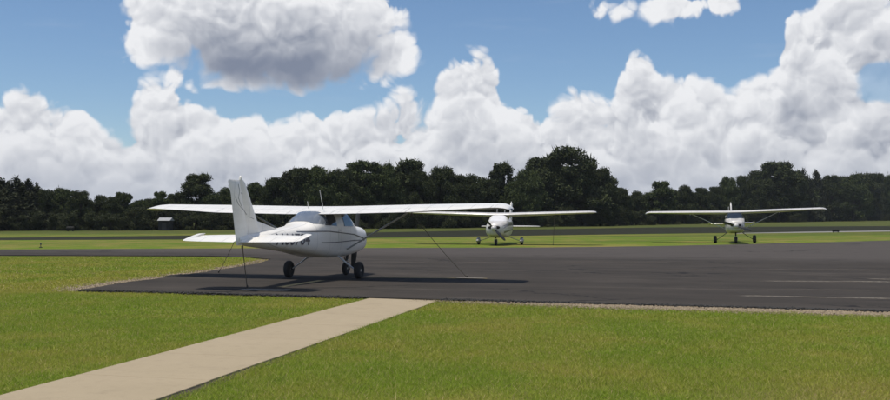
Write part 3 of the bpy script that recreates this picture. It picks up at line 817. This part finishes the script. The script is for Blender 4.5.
    # trim lines along the side
    for (poly, wd, mt) in P.get('stripes', []):
        for sgn in (1, -1):
            V, Fc = [], []
            N_ = 28; dd_ = np.linspace(poly[0][0], poly[-1][0], N_); zz_ = np.interp(dd_, [q[0] for q in poly], [q[1] for q in poly]); wd_ = np.interp(dd_, [q[0] for q in poly], wd)
            for d, z, w_ in zip(dd_, zz_, wd_):
                for o_ in (-.5, .5): V.append((g - d, -sgn * (fu.side(d, z + o_ * w_) + .0085), z + o_ * w_))
                for o_ in (.5, -.5): V.append((g - d, -sgn * (fu.side(d, z + o_ * w_) - .006), z + o_ * w_))
            for i in range(N_ - 1):
                for k in range(4): a, b_ = i * 4 + k, i * 4 + (k + 1) % 4; Fc.append((a, b_, b_ + 4, a + 4))
            mesh_obj('trim_line', V, Fc, mt, body, False)
    if P.get('reg'):
        for sgn in (1, -1):
            txt, size, d_c, z_c, slope = P['reg']
            me0 = text_mesh(txt, size); bm = bmesh.new(); bm.from_mesh(me0); bpy.data.meshes.remove(me0)
            bmesh.ops.triangulate(bm, faces=bm.faces[:])
            bmesh.ops.subdivide_edges(bm, edges=[e for e in bm.edges if e.calc_length() > .06], cuts=2)
            bmesh.ops.triangulate(bm, faces=bm.faces[:])
            for v_ in bm.verts:
                # read from each side: on the starboard side letters run forward
                d = d_c - v_.co.x * 1.12 if sgn > 0 else d_c + v_.co.x * 1.12; z = z_c + v_.co.y - size * .36
                z += slope * (d - d_c)
                v_.co = Vector((g - d, -sgn * (fu.side(d, z) + .010), z))
            me = bpy.data.meshes.new('registration_number'); bm.to_mesh(me); bm.free(); me.materials.append(M['text'])
            o = bpy.data.objects.new('registration_number', me); COL.objects.link(o); o.parent = body
    if P.get('fin_lines'):
        for pts_ in P['fin_lines']:
            for sgn in (1, -1):
                tube('trim_line', [L(d, -sgn * .0, z) + Vector((0, -sgn * fin_half(fn, d, z), 0)) for d, z in pts_], .0065, 'grey_paint', rd, 6)
    return root, L
def fin_half(fn, d, z):
    fz = [q[0] for q in fn['fin']]
    for key, th in (('fin', .10), ('rudder', .085)):
        zs = [q[0] for q in fn[key]]; le = ip(zs, [q[1] for q in fn[key]], z); te = ip(zs, [q[2] for q in fn[key]], z)
        tt = th * (1 - .45 * max(0, (z - zs[-2]) / (zs[-1] - zs[-2] + 1e-6)))
        if le <= d <= te:
            x = (d - le) / (te - le)
            return 5 * tt * (.2969 * math.sqrt(x) - .126 * x - .3516 * x * x + .2843 * x**3 - .1036 * x**4) + .002
    return .02

P150 = dict(
    label='white high-wing airplane with dark registration letters, tail turned to the sidewalk', pos=(PL_X, PL_Y), heading=HD, paint='white',
    gear_d=2.35, belt=1.36,
    stations=([.28, .36, .60, 1.22, 1.42, 1.62, 1.80, 2.4, 3.10, 3.5, 3.9, 4.6, 5.6, 6.5, 6.78],
              [.27, .40, .48, .53, .54, .55, .55, .55, .54, .52, .47, .37, .24, .12, .05],
              [.80, .71, .64, .575, .56, .55, .545, .545, .58, .63, .68, .77, .88, .97, 1.03],
              [1.19, 1.27, 1.33, 1.385, 1.50, 1.66, 1.76, 1.80, 1.76, 1.62, 1.43, 1.355, 1.28, 1.21, 1.17],
              [2.4, 2.8, 3.3, 3.6, 3.8, 4.2, 4.5, 4.6, 4.2, 3.8, 3.2, 2.8, 2.6, 2.3, 2.0],
              [0, 0, 0, 0, .10, .14, .16, .16, .18, .2, .1, 0, 0, 0, 0]),
    spinner=(.05, 1.02), prop_r=.875, prop_angle=R(6),
    windows=dict(ws=(1.27, 1.71, 1.40), rear=(3.20, 3.74, lambda d: 1.42 + (d - 3.2) * .02), door=[(1.50, .70), (2.62, .70), (2.62, 1.70), (1.74, 1.70)],
                 door_win=[(1.60, 1.35), (2.26, 1.36), (2.26, 1.65), (1.80, 1.65)], rear_side=[(2.72, 1.37), (3.36, 1.40), (3.10, 1.66), (2.72, 1.67)]),
    wing=dict(y=[0, .6, 2.62, 4.70, 4.86, 4.97, 5.03, 5.06], c=[1.63, 1.63, 1.63, 1.19, 1.12, .98, .78, .5], le=[1.70, 1.70, 1.70, 1.86, 1.90, 1.96, 2.06, 2.22],
              z=[1.775, 1.778, 1.815, 1.86, 1.85, 1.825, 1.80, 1.785], inc=[R(3.6), R(3.6), R(3.4), R(1.6), R(1.2), R(.6), R(0), R(0)], t=[.12, .12, .12, .115, .115, .11, .10, .07],
              flap_end=2.6, ail_end=4.68, tip0=4.70),
    struts=((2.02, .50, .74), (2.14, 2.36, 1.76)),
    fin=dict(fin=[(1.16, 5.72, 6.34), (1.60, 6.02, 6.48), (2.10, 6.36, 6.64), (2.36, 6.54, 6.73), (2.42, 6.60, 6.74)],
             rudder=[(.99, 6.62, 6.86), (1.20, 6.36, 6.90), (1.60, 6.495, 6.99), (2.10, 6.655, 7.10), (2.37, 6.745, 7.22), (2.41, 6.76, 7.19)],
             dorsal=[(4.95, 1.31), (5.95, 1.23), (5.98, 1.52)]),
    stab=dict(z=1.16, hinge=6.36, droop=R(11), stab=[(.04, 5.76, 6.34, .10), (.85, 5.88, 6.34, .08), (1.27, 5.95, 6.34, .06)],
              elev=[(.07, 6.35, 6.88, .055), (.9, 6.35, 6.84, .05), (1.285, 6.35, 6.80, .045), (1.288, 5.99, 6.80, .05), (1.40, 6.04, 6.76, .045), (1.44, 6.12, 6.68, .02)]),
    half_track=1.0, tyre=(.222, .155), leg_z=.62, nose_wheel=(.87, .178), nose_z=.60,
    aerials=[([(3.0, -.28, 1.80), (3.04, -.28, 1.92), (3.20, -.28, 2.27)], .009), ([(2.75, .25, 1.82), (2.80, .25, 2.0)], .008)],
    stripes=[([(.75, 1.00), (1.6, 1.13), (3.2, 1.24), (4.6, 1.26)], [.03, .028, .024, .012], 'dark_paint'),
             ([(.75, .96), (1.6, .97), (2.8, .95), (3.6, .97)], [.024, .022, .02, .01], 'dark_paint')],
    reg=('N66704', .38, 4.80, 1.085, .03),
    fin_lines=[[(6.86, 2.32), (6.80, 2.18), (6.84, 2.02), (6.74, 1.86), (6.58, 1.74), (6.44, 1.66)], [(6.96, 2.05), (6.84, 1.88), (6.68, 1.78), (6.5, 1.72)], [(6.62, 2.12), (6.68, 2.11), (6.745, 2.14)],
               [(6.38, 1.62), (6.18, 1.56)]])
plane_a, La = airplane(P150)

# middle airplane: strutless wing, wheel fairings, nose towards the camera
Pc = dict(P150); SEC = P150['stations']
pos_b = ground(501, 245.2, LAWN_Z)
Pc.update(label='strutless white airplane with diagonal black propeller parked on grass beyond the apron', pos=(pos_b.x, pos_b.y + .9), z=LAWN_Z, heading=R(-90 - 12.5), paint='white2',
    stations=(SEC[0], [q * 1.06 for q in SEC[1]], [.70, .60, .52, .45, .43, .42, .41, .41, .45, .52, .58, .68, .80, .92, 1.0],
              [1.13, 1.21, 1.27, 1.34, 1.44, 1.56, 1.68, 1.76, 1.73, 1.62, 1.46, 1.36, 1.28, 1.19, 1.12], SEC[4], SEC[5]),
    belt=1.30, intake=.13, spinner=(.02, .97), prop_r=.93, prop_angle=R(44), prop_mat='prop', ws_mat='shade', tip_mat='white2',
    windows=dict(ws=(1.24, 1.80, 1.34), rear=(3.24, 3.72, 1.44), door=[(1.55, .62), (2.75, .62), (2.75, 1.64), (1.85, 1.64)],
                 door_win=[(1.70, 1.30), (2.66, 1.31), (2.66, 1.58), (1.92, 1.58)], rear_side=[(2.84, 1.32), (3.45, 1.36), (3.2, 1.58), (2.84, 1.58)]),
    wing=dict(y=[0, .6, 2.62, 5.0, 5.2, 5.32, 5.38, 5.41], c=[1.68, 1.68, 1.55, 1.20, 1.14, 1.0, .8, .5], le=[1.80, 1.80, 1.86, 2.02, 2.06, 2.12, 2.2, 2.34],
              z=[1.70, 1.705, 1.76, 1.83, 1.83, 1.83, 1.83, 1.82], inc=[R(3), R(3), R(2.6), R(1.2), R(1), R(.6), R(0), R(0)], t=[.13, .13, .13, .12, .115, .11, .10, .07],
              flap_end=2.9, ail_end=4.98, tip0=5.0),
    struts=None,
    stab=dict(z=1.0, hinge=6.4, droop=0, one_piece=[(.04, 5.95, 6.85, .10), (1.0, 6.0, 6.80, .09), (1.74, 6.06, 6.75, .06), (1.80, 6.16, 6.68, .02)]),
    half_track=1.24, tyre=(.215, .15), leg_z=.52, leg_mat='grey_paint', nose_wheel=(.9, .178), nose_z=.50, pants='grey_paint',
    stripes=[([(.50, 1.02), (1.3, 1.12), (3.0, 1.14), (5.5, 1.12)], [.17, .13, .10, .05], 'dark_paint'), ([(.62, .74), (1.6, .80), (3.4, .86)], [.12, .08, .04], 'dark_paint')],
    reg=None, fin_lines=None, aerials=[([(2.5, -.2, 1.78), (2.52, -.2, 1.88), (2.62, -.2, 2.10)], .01), ([(3.1, .15, 1.78), (3.14, .15, 1.98)], .014)])
plane_b, Lb = airplane(Pc)

# right-hand airplane: strut-braced, nose on
Pd = dict(P150)
pos_c = ground(734.7, 243.1, LAWN_Z)
Pd.update(label='strut-braced white airplane facing the apron on bare black tyres, no wheel fairings', pos=(pos_c.x, pos_c.y), z=LAWN_Z, heading=R(-90 - 14.5), paint='white2', roll=R(1.3),
    spinner=(.05, 1.06), prop_angle=R(72), spin_mat='white2', prop_r=.88,
    wing=dict(P150['wing'], y=[y * 1.03 for y in P150['wing']['y']], z=[q + .08 for q in P150['wing']['z']], flap_end=2.7, ail_end=4.82, tip0=4.84),
    stations=(SEC[0], SEC[1], [q + .06 for q in SEC[2]], [q + .08 for q in SEC[3]], SEC[4], SEC[5]), belt=1.44,
    windows=dict(ws=(1.27, 1.71, 1.48), rear=(3.20, 3.74, 1.50), door=[(1.50, .78), (2.62, .78), (2.62, 1.78), (1.74, 1.78)],
                 door_win=[(1.60, 1.43), (2.54, 1.44), (2.54, 1.73), (1.80, 1.73)], rear_side=[(2.70, 1.45), (3.42, 1.48), (3.10, 1.74), (2.70, 1.75)]),
    struts=((2.02, .50, .84), (2.14, 2.55, 1.84)), half_track=1.13, tyre=(.235, .19), leg_z=.70, nose_z=.68, nose_wheel=(.87, .21), leg_mat='steel',
    stripes=[([(.42, 1.22), (1.4, 1.16), (3.4, 1.08), (5.5, 1.10)], [.10, .09, .06, .03], 'dark_paint')], reg=None, fin_lines=None, tip_mat='white2',
    aerials=[([(3.0, -.28, 1.88), (3.04, -.28, 2.0), (3.16, -.28, 2.2)], .01)])
plane_c, Lc = airplane(Pd)

# ------------------------------------------------------------------ tie-down ropes and small airfield things
def rope(a, b, label, r=.010, sag=.05):
    a = Vector(a); b = Vector(b); pts_ = []
    for i in range(9):
        t = i / 8; p_ = a.lerp(b, t); p_.z -= sag * 4 * t * (1 - t); pts_.append(p_)
    o = thing('tie_down_rope', (b.x, b.y, b.z), 0, label, 'rope', 'tie-down ropes of the parked airplanes')
    pts_ = [p_ - b for p_ in pts_]
    tube('line', pts_, r, 'rope', o, 6)
    lathe('knot', [(-.04, .006), (-.02, .022), (.02, .024), (.04, .006)], pts_[0] + Vector((0, 0, -.05)), (0, .1, 1), 'rope', o, 8)
    lathe('ground_ring', [(-.012, .045), (.012, .045)], (0, 0, .03), (1, 0, 0), 'steel', o, 12)
    return o
def wpt(plane_P, lp):
    h = plane_P['heading']; x, y, z = lp
    return Vector((plane_P['pos'][0] + x * math.cos(h) - y * math.sin(h), plane_P['pos'][1] + x * math.sin(h) + y * math.cos(h), z + plane_P.get('z', 0)))
ra = wpt(P150, La(2.14, -2.36, 1.70)); ga = ground(467, 277.2); rope(ra, (ga.x, ga.y, .0), 'long slack rope from the wing over the apron towards the yellow line', .0075)
rb = wpt(P150, La(2.14, 2.36, 1.70)); gb = ground(219, 272.5); rope(rb, (gb.x, gb.y, .0), 'rope from the far wing reaching the ground near the gravel verge', .0075)
rc = wpt(P150, La(6.6, 0, .99)); gc = ground(247.5, 288.2); rope(rc, (gc.x, gc.y, .0), 'upright rope from the tail to the dusty patch', .0095, .0)
rd_ = wpt(Pc, Lb(2.3, 3.1, 1.66)); rope(rd_, (rd_.x - .1, rd_.y - .1, LAWN_Z), 'thin upright rope under the strutless wing', .012, 0)

def taxi_light(pos, label, s=1.0):
    o = thing('taxiway_light', (pos.x, pos.y, LAWN_Z), 0, label, 'light')
    lathe('base', [(0, .14 * s), (.03, .14 * s), (.05, .06 * s)], (0, 0, 0), (0, 0, 1), 'boards', o, 14)
    lathe('post', [(.04, .03 * s), (.26 * s, .03 * s)], (0, 0, 0), (0, 0, 1), 'steel', o, 8)
    lathe('lens', [(.25 * s, .055 * s), (.30 * s, .07 * s), (.37 * s, .06 * s), (.41 * s, .01)], (0, 0, 0), (0, 0, 1), 'glass', o, 12)
taxi_light(ground(41, 247.0), 'small dark edge light in grass beyond the taxiway', .6)
pm = ground(835.5, 232.1)
o = thing('marker_board', (pm.x, pm.y, LAWN_Z), R(10), 'low black board beside the pale gravel road', 'marker')
box('panel', (0, 0, .17), (.72, .06, .2), 'black', o, .01)
for sx in (-.26, .26): box('leg', (sx, 0, .035), (.05, .05, .07), 'steel', o)
ps = ground(164, 230.2)
o = thing('shed', (ps.x, ps.y, LAWN_Z), R(-6), 'small shed with a pale metal roof in front of the woods', 'shed')
box('wall', (0, .5, .55), (1.3, .9, 1.1), 'boards', o, .01)
V = [(-.72, -.15, 1.08), (.72, -.15, 1.08), (.72, 1.15, 1.08), (-.72, 1.15, 1.08), (-.72, .5, 1.40), (.72, .5, 1.40)]
mesh_obj('roof', V, [(0, 1, 5, 4), (2, 3, 4, 5), (0, 4, 3), (1, 2, 5), (0, 3, 2, 1)], 'roof', o)
box('door', (0, .035, .42), (.5, .03, .8), 'steel', o)
pt_ = ground(69, 231.0)
o = thing('storage_tank', (pt_.x, pt_.y + .4, LAWN_Z), R(4), 'low grey storage tank at the foot of the woods', 'tank')
lathe('shell', [(-.42, .01), (-.40, .10), (-.33, .16), (.33, .16), (.40, .10), (.42, .01)], (0, 0, .34), (1, 0, 0), 'boards', o, 16)
for sx in (-.25, .25): box('foot', (sx, 0, .09), (.08, .26, .19), 'boards', o)

# ------------------------------------------------------------------ woods
def crown_mesh(name, kind, seed, mat):
    """unit-height tree (about 10 m): limbs and leaf clumps; returns (trunk mesh, crown mesh)"""
    r = np.random.default_rng(seed); rr = random.Random(seed)
    H = 10.0; lobes = []; limbs = []
    if kind == 'cedar':
        wid = r.uniform(3.0, 3.6)
        for k in range(90):
            t = ((k + .5) / 90) ** 1.15; z = .35 + t * (H - .5); rad = wid * (1 - t) ** .8 * r.uniform(.7, 1.12) + .12
            a = r.uniform(0, 6.283); q = rad * .62
            lobes.append((math.cos(a) * q, math.sin(a) * q, z, rad * .46 + .1, rad * .46 + .1, .45 + .25 * r.random()))
        limbs = [((0, 0, 0), (0, 0, H * .9), .20, .03)]
    elif kind == 'round':
        wid = r.uniform(4.2, 5.0)
        for k in range(80):
            a = r.uniform(0, 6.283); t = r.uniform(0, 1); z = .8 + t * (H - 1.75); env = wid * (math.sin(math.pi * min(1, .22 + .70 * t)) ** .75)
            q = env * math.sqrt(r.uniform(.15, 1)) * .86; s = r.uniform(.55, 1.25)
            lobes.append((math.cos(a) * q, math.sin(a) * q, z, s * 1.15, s * 1.15, s * .85))
    elif kind == 'tall':
        for k in range(62):
            a = r.uniform(0, 6.283); t = r.uniform(0, 1) ** .8; z = 1.2 + t * (H - 1.9); env = 3.3 * (math.sin(math.pi * min(1, .18 + .70 * t)) ** .7)
            q = env * math.sqrt(r.uniform(.1, 1)) * .9; s = r.uniform(.55, 1.05)
            lobes.append((math.cos(a) * q, math.sin(a) * q, z, s * 1.1, s * 1.1, s * .85))
    elif kind == 'poplar':
        for k in range(30):
            a = r.uniform(0, 6.283); t = r.uniform(0, 1); z = 1.0 + t * (H - 1.8); env = 1.15 * (math.sin(math.pi * min(1, .25 + .62 * t)) ** .6)
            q = env * math.sqrt(r.uniform(.05, 1)); s = r.uniform(.45, .8)
            lobes.append((math.cos(a) * q, math.sin(a) * q, z, s, s, s * 1.1))
    else:   # brush
        for k in range(30):
            a = r.uniform(0, 6.283); t = r.uniform(0, 1); z = .3 + t * (H - 1.5); q = 5.2 * math.sqrt(r.uniform(0, 1)) * (1 - .45 * t); s = r.uniform(.9, 1.7)
            lobes.append((math.cos(a) * q, math.sin(a) * q, z, s * 1.2, s * 1.2, s))
    if kind != 'cedar':
        limbs = [((0, 0, 0), (r.uniform(-.3, .3), r.uniform(-.3, .3), H * .42), .26, .17), ((0, 0, H * .40), (r.uniform(-.5, .5), r.uniform(-.5, .5), H * .80), .17, .05)]
        for lo in lobes[::4]:
            z0 = max(.8, lo[2] * .55); limbs.append(((0, 0, z0), (lo[0] * .9, lo[1] * .9, lo[2]), .09, .02))
    # trunk
    V, Fc = [], []
    for a, b_, r0, r1 in limbs:
        a = Vector(a); b_ = Vector(b_); s, up = frame_of(b_ - a); k0 = len(V)
        for p_, ra in ((a, r0), (a.lerp(b_, .5) + Vector((r.uniform(-.12, .12), r.uniform(-.12, .12), 0)), (r0 + r1) / 2), (b_, r1)):
            for j in range(6): V.append(p_ + s * math.cos(j * 1.0472) * ra + up * math.sin(j * 1.0472) * ra)
        for i in range(2):
            for j in range(6): Fc.append((k0 + i * 6 + j, k0 + i * 6 + (j + 1) % 6, k0 + i * 6 + 6 + (j + 1) % 6, k0 + i * 6 + 6 + j))
    tm = bpy.data.meshes.new(name + '_trunk'); tm.from_pydata([tuple(v_) for v_ in V], [], Fc); tm.materials.append(M['bark'])
    # leaf sprays
    nleaf = {'cedar': 22000, 'round': 36000, 'tall': 24000, 'poplar': 12000, 'brush': 12000}[kind]
    lo = np.array(lobes); vol = lo[:, 3] * lo[:, 4] * lo[:, 5]; pick = r.choice(len(lo), nleaf, p=(vol ** .75) / (vol ** .75).sum()); q = lo[pick]
    dirs = r.normal(size=(nleaf, 3)); dirs /= np.linalg.norm(dirs, axis=1)[:, None]
    rad = r.uniform(0, 1, nleaf) ** .42
    rad *= 1 + .22 * r.normal(size=nleaf) * (r.uniform(0, 1, nleaf) < .25)
    c_ = q[:, :3] + dirs * q[:, 3:6] * rad[:, None]
    c_[:, 2] = np.maximum(c_[:, 2], .08)
    sz = r.uniform(.07, .19, nleaf) * (1.0 if kind != 'brush' else 1.3)
    a1 = r.normal(size=(nleaf, 3)); a1[:, 2] *= .7; a1 /= np.linalg.norm(a1, axis=1)[:, None]
    a2 = np.cross(a1, r.normal(size=(nleaf, 3))); a2 /= np.linalg.norm(a2, axis=1)[:, None]
    if kind == 'cedar': a1[:, 2] = np.abs(a1[:, 2]) + .3
    tw = (rad > .82) & (r.uniform(0, 1, nleaf) < .14)      # thin shoots that stick out of the crown
    a1[tw] = dirs[tw] * .6 + np.array([.25, 0, .9]); a1[tw] /= np.linalg.norm(a1[tw], axis=1)[:, None]
    a2 = np.where(tw[:, None], a2 * .35, a2); sz = np.where(tw, sz * 2.4, sz)
    Q = np.stack([c_ - a1 * sz[:, None], c_ + a2 * (sz * .62)[:, None], c_ + a1 * (sz * 1.25)[:, None], c_ - a2 * (sz * .62)[:, None]], 1)
    me = bpy.data.meshes.new(name + '_crown'); VV = Q.reshape(-1, 3); n = nleaf
    me.vertices.add(len(VV)); me.vertices.foreach_set('co', VV.astype(np.float32).ravel())
    me.loops.add(n * 4); me.loops.foreach_set('vertex_index', np.arange(n * 4, dtype=np.int32)); me.polygons.add(n); me.polygons.foreach_set('loop_start', np.arange(0, n * 4, 4, dtype=np.int32))
    me.update(calc_edges=True)
    at = me.attributes.new('rnd', 'FLOAT', 'POINT'); at.data.foreach_set('value', np.repeat(r.uniform(0, 1, n), 4).astype(np.float32))
    me.materials.append(M[mat]); return tm, me
KINDS = {'cedar': [crown_mesh('cedar', 'cedar', s, 'leaf_cedar') for s in (1, 2, 3)],
         'round': [crown_mesh('round', 'round', s, m_) for s, m_ in ((11, 'leaf_oak'), (12, 'leaf_oak'), (13, 'leaf_elm'), (14, 'leaf_oak'), (15, 'leaf_elm'))],
         'tall': [crown_mesh('tall', 'tall', s, m_) for s, m_ in ((21, 'leaf_elm'), (22, 'leaf_oak'), (23, 'leaf_elm'))],
         'poplar': [crown_mesh('poplar', 'poplar', 31, 'leaf_oak'), crown_mesh('poplar', 'poplar', 32, 'leaf_oak')],
         'brush': [crown_mesh('brush', 'brush', s, 'leaf_brush') for s in (41, 42, 43)]}
NAMES = {'cedar': 'cedar_tree', 'round': 'broadleaf_tree', 'tall': 'slender_tree', 'poplar': 'columnar_tree', 'brush': 'shrub'}
tree_n = [0]
def tree(kind, x, y, h, wscale, label, group=None, var=None):
    i = tree_n[0]; tree_n[0] += 1
    tm, cmesh = KINDS[kind][(var if var is not None else random.randrange(99)) % len(KINDS[kind])]
    o = thing(NAMES[kind], (x, y, LAWN_Z - .03), random.uniform(0, 6.28), label, 'shrub' if kind == 'brush' else 'tree', group)
    k = h / 10.0; o.scale = (k * wscale, k * wscale, k)
    t_ = bpy.data.objects.new('trunk', tm); COL.objects.link(t_); t_.parent = o
    c_ = bpy.data.objects.new('crown', cmesh); COL.objects.link(c_); c_.parent = o
    return o
BASE_X = [-120, 0, 110, 220, 330, 450, 600, 680, 750, 820, 890, 1000]
BASE_Z = [96, 101, 104, 108, 114, 122, 142, 170, 205, 245, 285, 330]
def wood_y(px): return float(np.interp(px, BASE_X, BASE_Z))
def put_tree(kind, px, top, back, ws, label, group=None, var=None):
    y = wood_y(px) + back; x = (px - 445) / F_PX * y; h = (Y_H - top) / F_PX * y + EYE - LAWN_Z
    return tree(kind, x, y, h, ws, label, group, var)
G1 = 'trees along the edge of the woods'
# the trees that stand out of the skyline
put_tree('cedar', 15, 177, 2, 1.75, 'tall dark cedar at the end of the woods beyond the taxiway', G1, 0)
put_tree('cedar', 28, 179, 3, 1.7, 'slimmer dark cedar close against the tall cedar', G1, 1)
put_tree('cedar', 1, 178.5, 4, 1.8, 'broad cedar partly hidden by the tall dark cedar', G1, 2)
put_tree('cedar', 37, 184, 4, 1.5, 'short cedar at the pale tree side of the cedar clump', G1, 0)
put_tree('cedar', 8, 181, 6, 1.7, 'cedar closing the gap inside the cedar clump', G1, 1)
put_tree('round', 62, 187.5, 5, 1.0, 'round pale green tree beside the dark cedars', G1, 2)
put_tree('round', 100, 194, 4, .9, 'low spreading tree between the cedars and the tall slender tree', G1, 0)
put_tree('tall', 122, 190.5, 8, .9, 'light green slender tree rising behind the low spreading tree', G1, 0)
put_tree('tall', 160, 191, 3, .85, 'small rounded slender tree behind the shed', G1, 2)
put_tree('tall', 196, 173.5, 6, 1.12, 'tall open slender tree standing above the shed side of the woods', G1, 1)
put_tree('round', 570, 146, 6, 1.12, 'largest broad dark tree standing highest above the woods', G1, 1)
put_tree('round', 545, 154, 9, .9, 'dark tree merging with the largest broad tree', G1, 3)
put_tree('round', 600, 166, 5, .8, 'sloping dark tree at the foot of the largest broad tree', G1, 0)
put_tree('poplar', 497, 161.5, 8, 1.1, 'narrow columnar tree, one of a close pair', G1, 0)
put_tree('poplar', 505, 160.5, 10, 1.1, 'narrow columnar tree, the other of the close pair', G1, 1)
put_tree('tall', 660, 181, 2, 1.1, 'low ragged tree in the dip of the skyline', G1, 2)
put_tree('tall', 778, 161.5, 0, 1.35, 'tall spreading tree with a ragged top above its neighbours', G1, 1)
put_tree('round', 762, 168, 8, .8, 'dark tree leaning on the tall ragged tree', G1, 3)
put_tree('cedar', 804, 169, 4, 1.1, 'pointed cedar spire beside the ragged tree', G1, 0)
put_tree('cedar', 816, 170, 8, 1.1, 'second pointed cedar spire of the pair', G1, 1)
put_tree('round', 853, 174, -12, .85, 'pale green rounded tree in front of the dark woods', G1, 2)
for px, top, k, ws in ((276, 175, 'round', .8), (285, 172, 'cedar', 1.1), (300, 165, 'round', .85), (321, 163, 'round', .85), (341, 168, 'round', .75), (362, 160.5, 'tall', 1.2), (386, 163, 'round', .7),
                   (408, 159.5, 'tall', 1.2), (419, 168, 'round', .7), (441, 166, 'round', .8), (456, 172, 'round', .8), (252, 180, 'round', .9), (228, 187, 'round', .9), (470, 173, 'round', .8), (484, 176, 'round', .8),
                   (527, 169, 'round', .8), (518, 179, 'round', .9)):
    put_tree(k, px, top, random.uniform(0, 6), ws, {'round': 'dark round-crowned tree in the solid row of woods behind the parked airplanes', 'tall': 'taller dark tree breaking the top of the solid row of woods', 'cedar': 'pointed cedar within the solid row of woods'}[k], G1)
for px, top, k, ws in ((620, 186, 'round', .8), (636, 190, 'round', .9), (686, 184, 'round', .7), (700, 186, 'round', .7), (714, 185, 'round', .65), (728, 176, 'round', .62), (744, 175, 'round', .62),
                   (795, 168, 'round', .6), (832, 173, 'round', .6), (842, 176, 'tall', .9), (864, 173, 'tall', 1.0), (876, 171, 'round', .55), (890, 174, 'round', .6), (906, 172, 'round', .6)):
    put_tree(k, px, top, random.uniform(0, 10), ws, {'round': 'dark round-crowned tree in the far woods behind the strut-braced airplane', 'tall': 'lighter slender tree in the far woods behind the strut-braced airplane'}[k], G1)
for px, top, k, ws in ((44, 189, 'round', .9), (80, 190, 'round', .9), (112, 196, 'round', .9), (140, 198, 'round', .9), (150, 197, 'round', .9), (176, 192, 'round', .9), (212, 191, 'round', .9), (238, 190, 'round', .9), (-16, 181, 'cedar', 1.7)):
    put_tree(k, px, top, random.uniform(1, 6), ws, 'low tree in the woods beyond the taxiway', G1)
# second rank and undergrowth so that the wood is closed
SKX = [-60, 0, 40, 80, 110, 150, 200, 240, 280, 320, 360, 410, 440, 480, 520, 560, 600, 620, 660, 710, 745, 790, 830, 890, 950]
SKY_ = [182, 181, 192, 194, 199, 199, 192, 187, 176, 169, 167, 166, 171, 180, 176, 160, 170, 190, 188, 189, 180, 172, 178, 177, 178]
px = -50.0
while px < 945:
    top = float(np.interp(px, SKX, SKY_)) + random.uniform(1, 7)
    put_tree('round', px, top, random.uniform(9, 18), .95 + random.uniform(-.1, .2), 'tree in the shaded second rank of the woods', G1)
    px += random.uniform(11, 15) * (120 / wood_y(px)) ** .6
px = -45.0
while px < 945:
    hgt = random.uniform(1.6, 3.2); y = wood_y(px) - random.uniform(-2.5, 1.2)
    tree('brush', (px - 445) / F_PX * y, y, hgt, 1.3, 'low dark shrub at the foot of the woods', 'undergrowth shrubs at the wood edge')
    px += random.uniform(11, 17) * (110 / wood_y(px)) ** .7

# ------------------------------------------------------------------ thin haze volume added to lift and soften the dark woods
def build_haze():
    m = bpy.data.materials.new('haze_air'); m.use_nodes = True; nt = m.node_tree; nt.nodes.clear()
    out = nt.nodes.new('ShaderNodeOutputMaterial'); v = nt.nodes.new('ShaderNodeVolumePrincipled')
    v.inputs['Color'].default_value = (.86, .92, 1.0, 1); v.inputs['Density'].default_value = .00015; v.inputs['Anisotropy'].default_value = .2
    nt.links.new(v.outputs[0], out.inputs['Volume']); M['haze'] = m
    o = box('haze', (0, 600, 14.5), (2440, 1840, 33), 'haze'); o['kind'] = 'stuff'
build_haze()
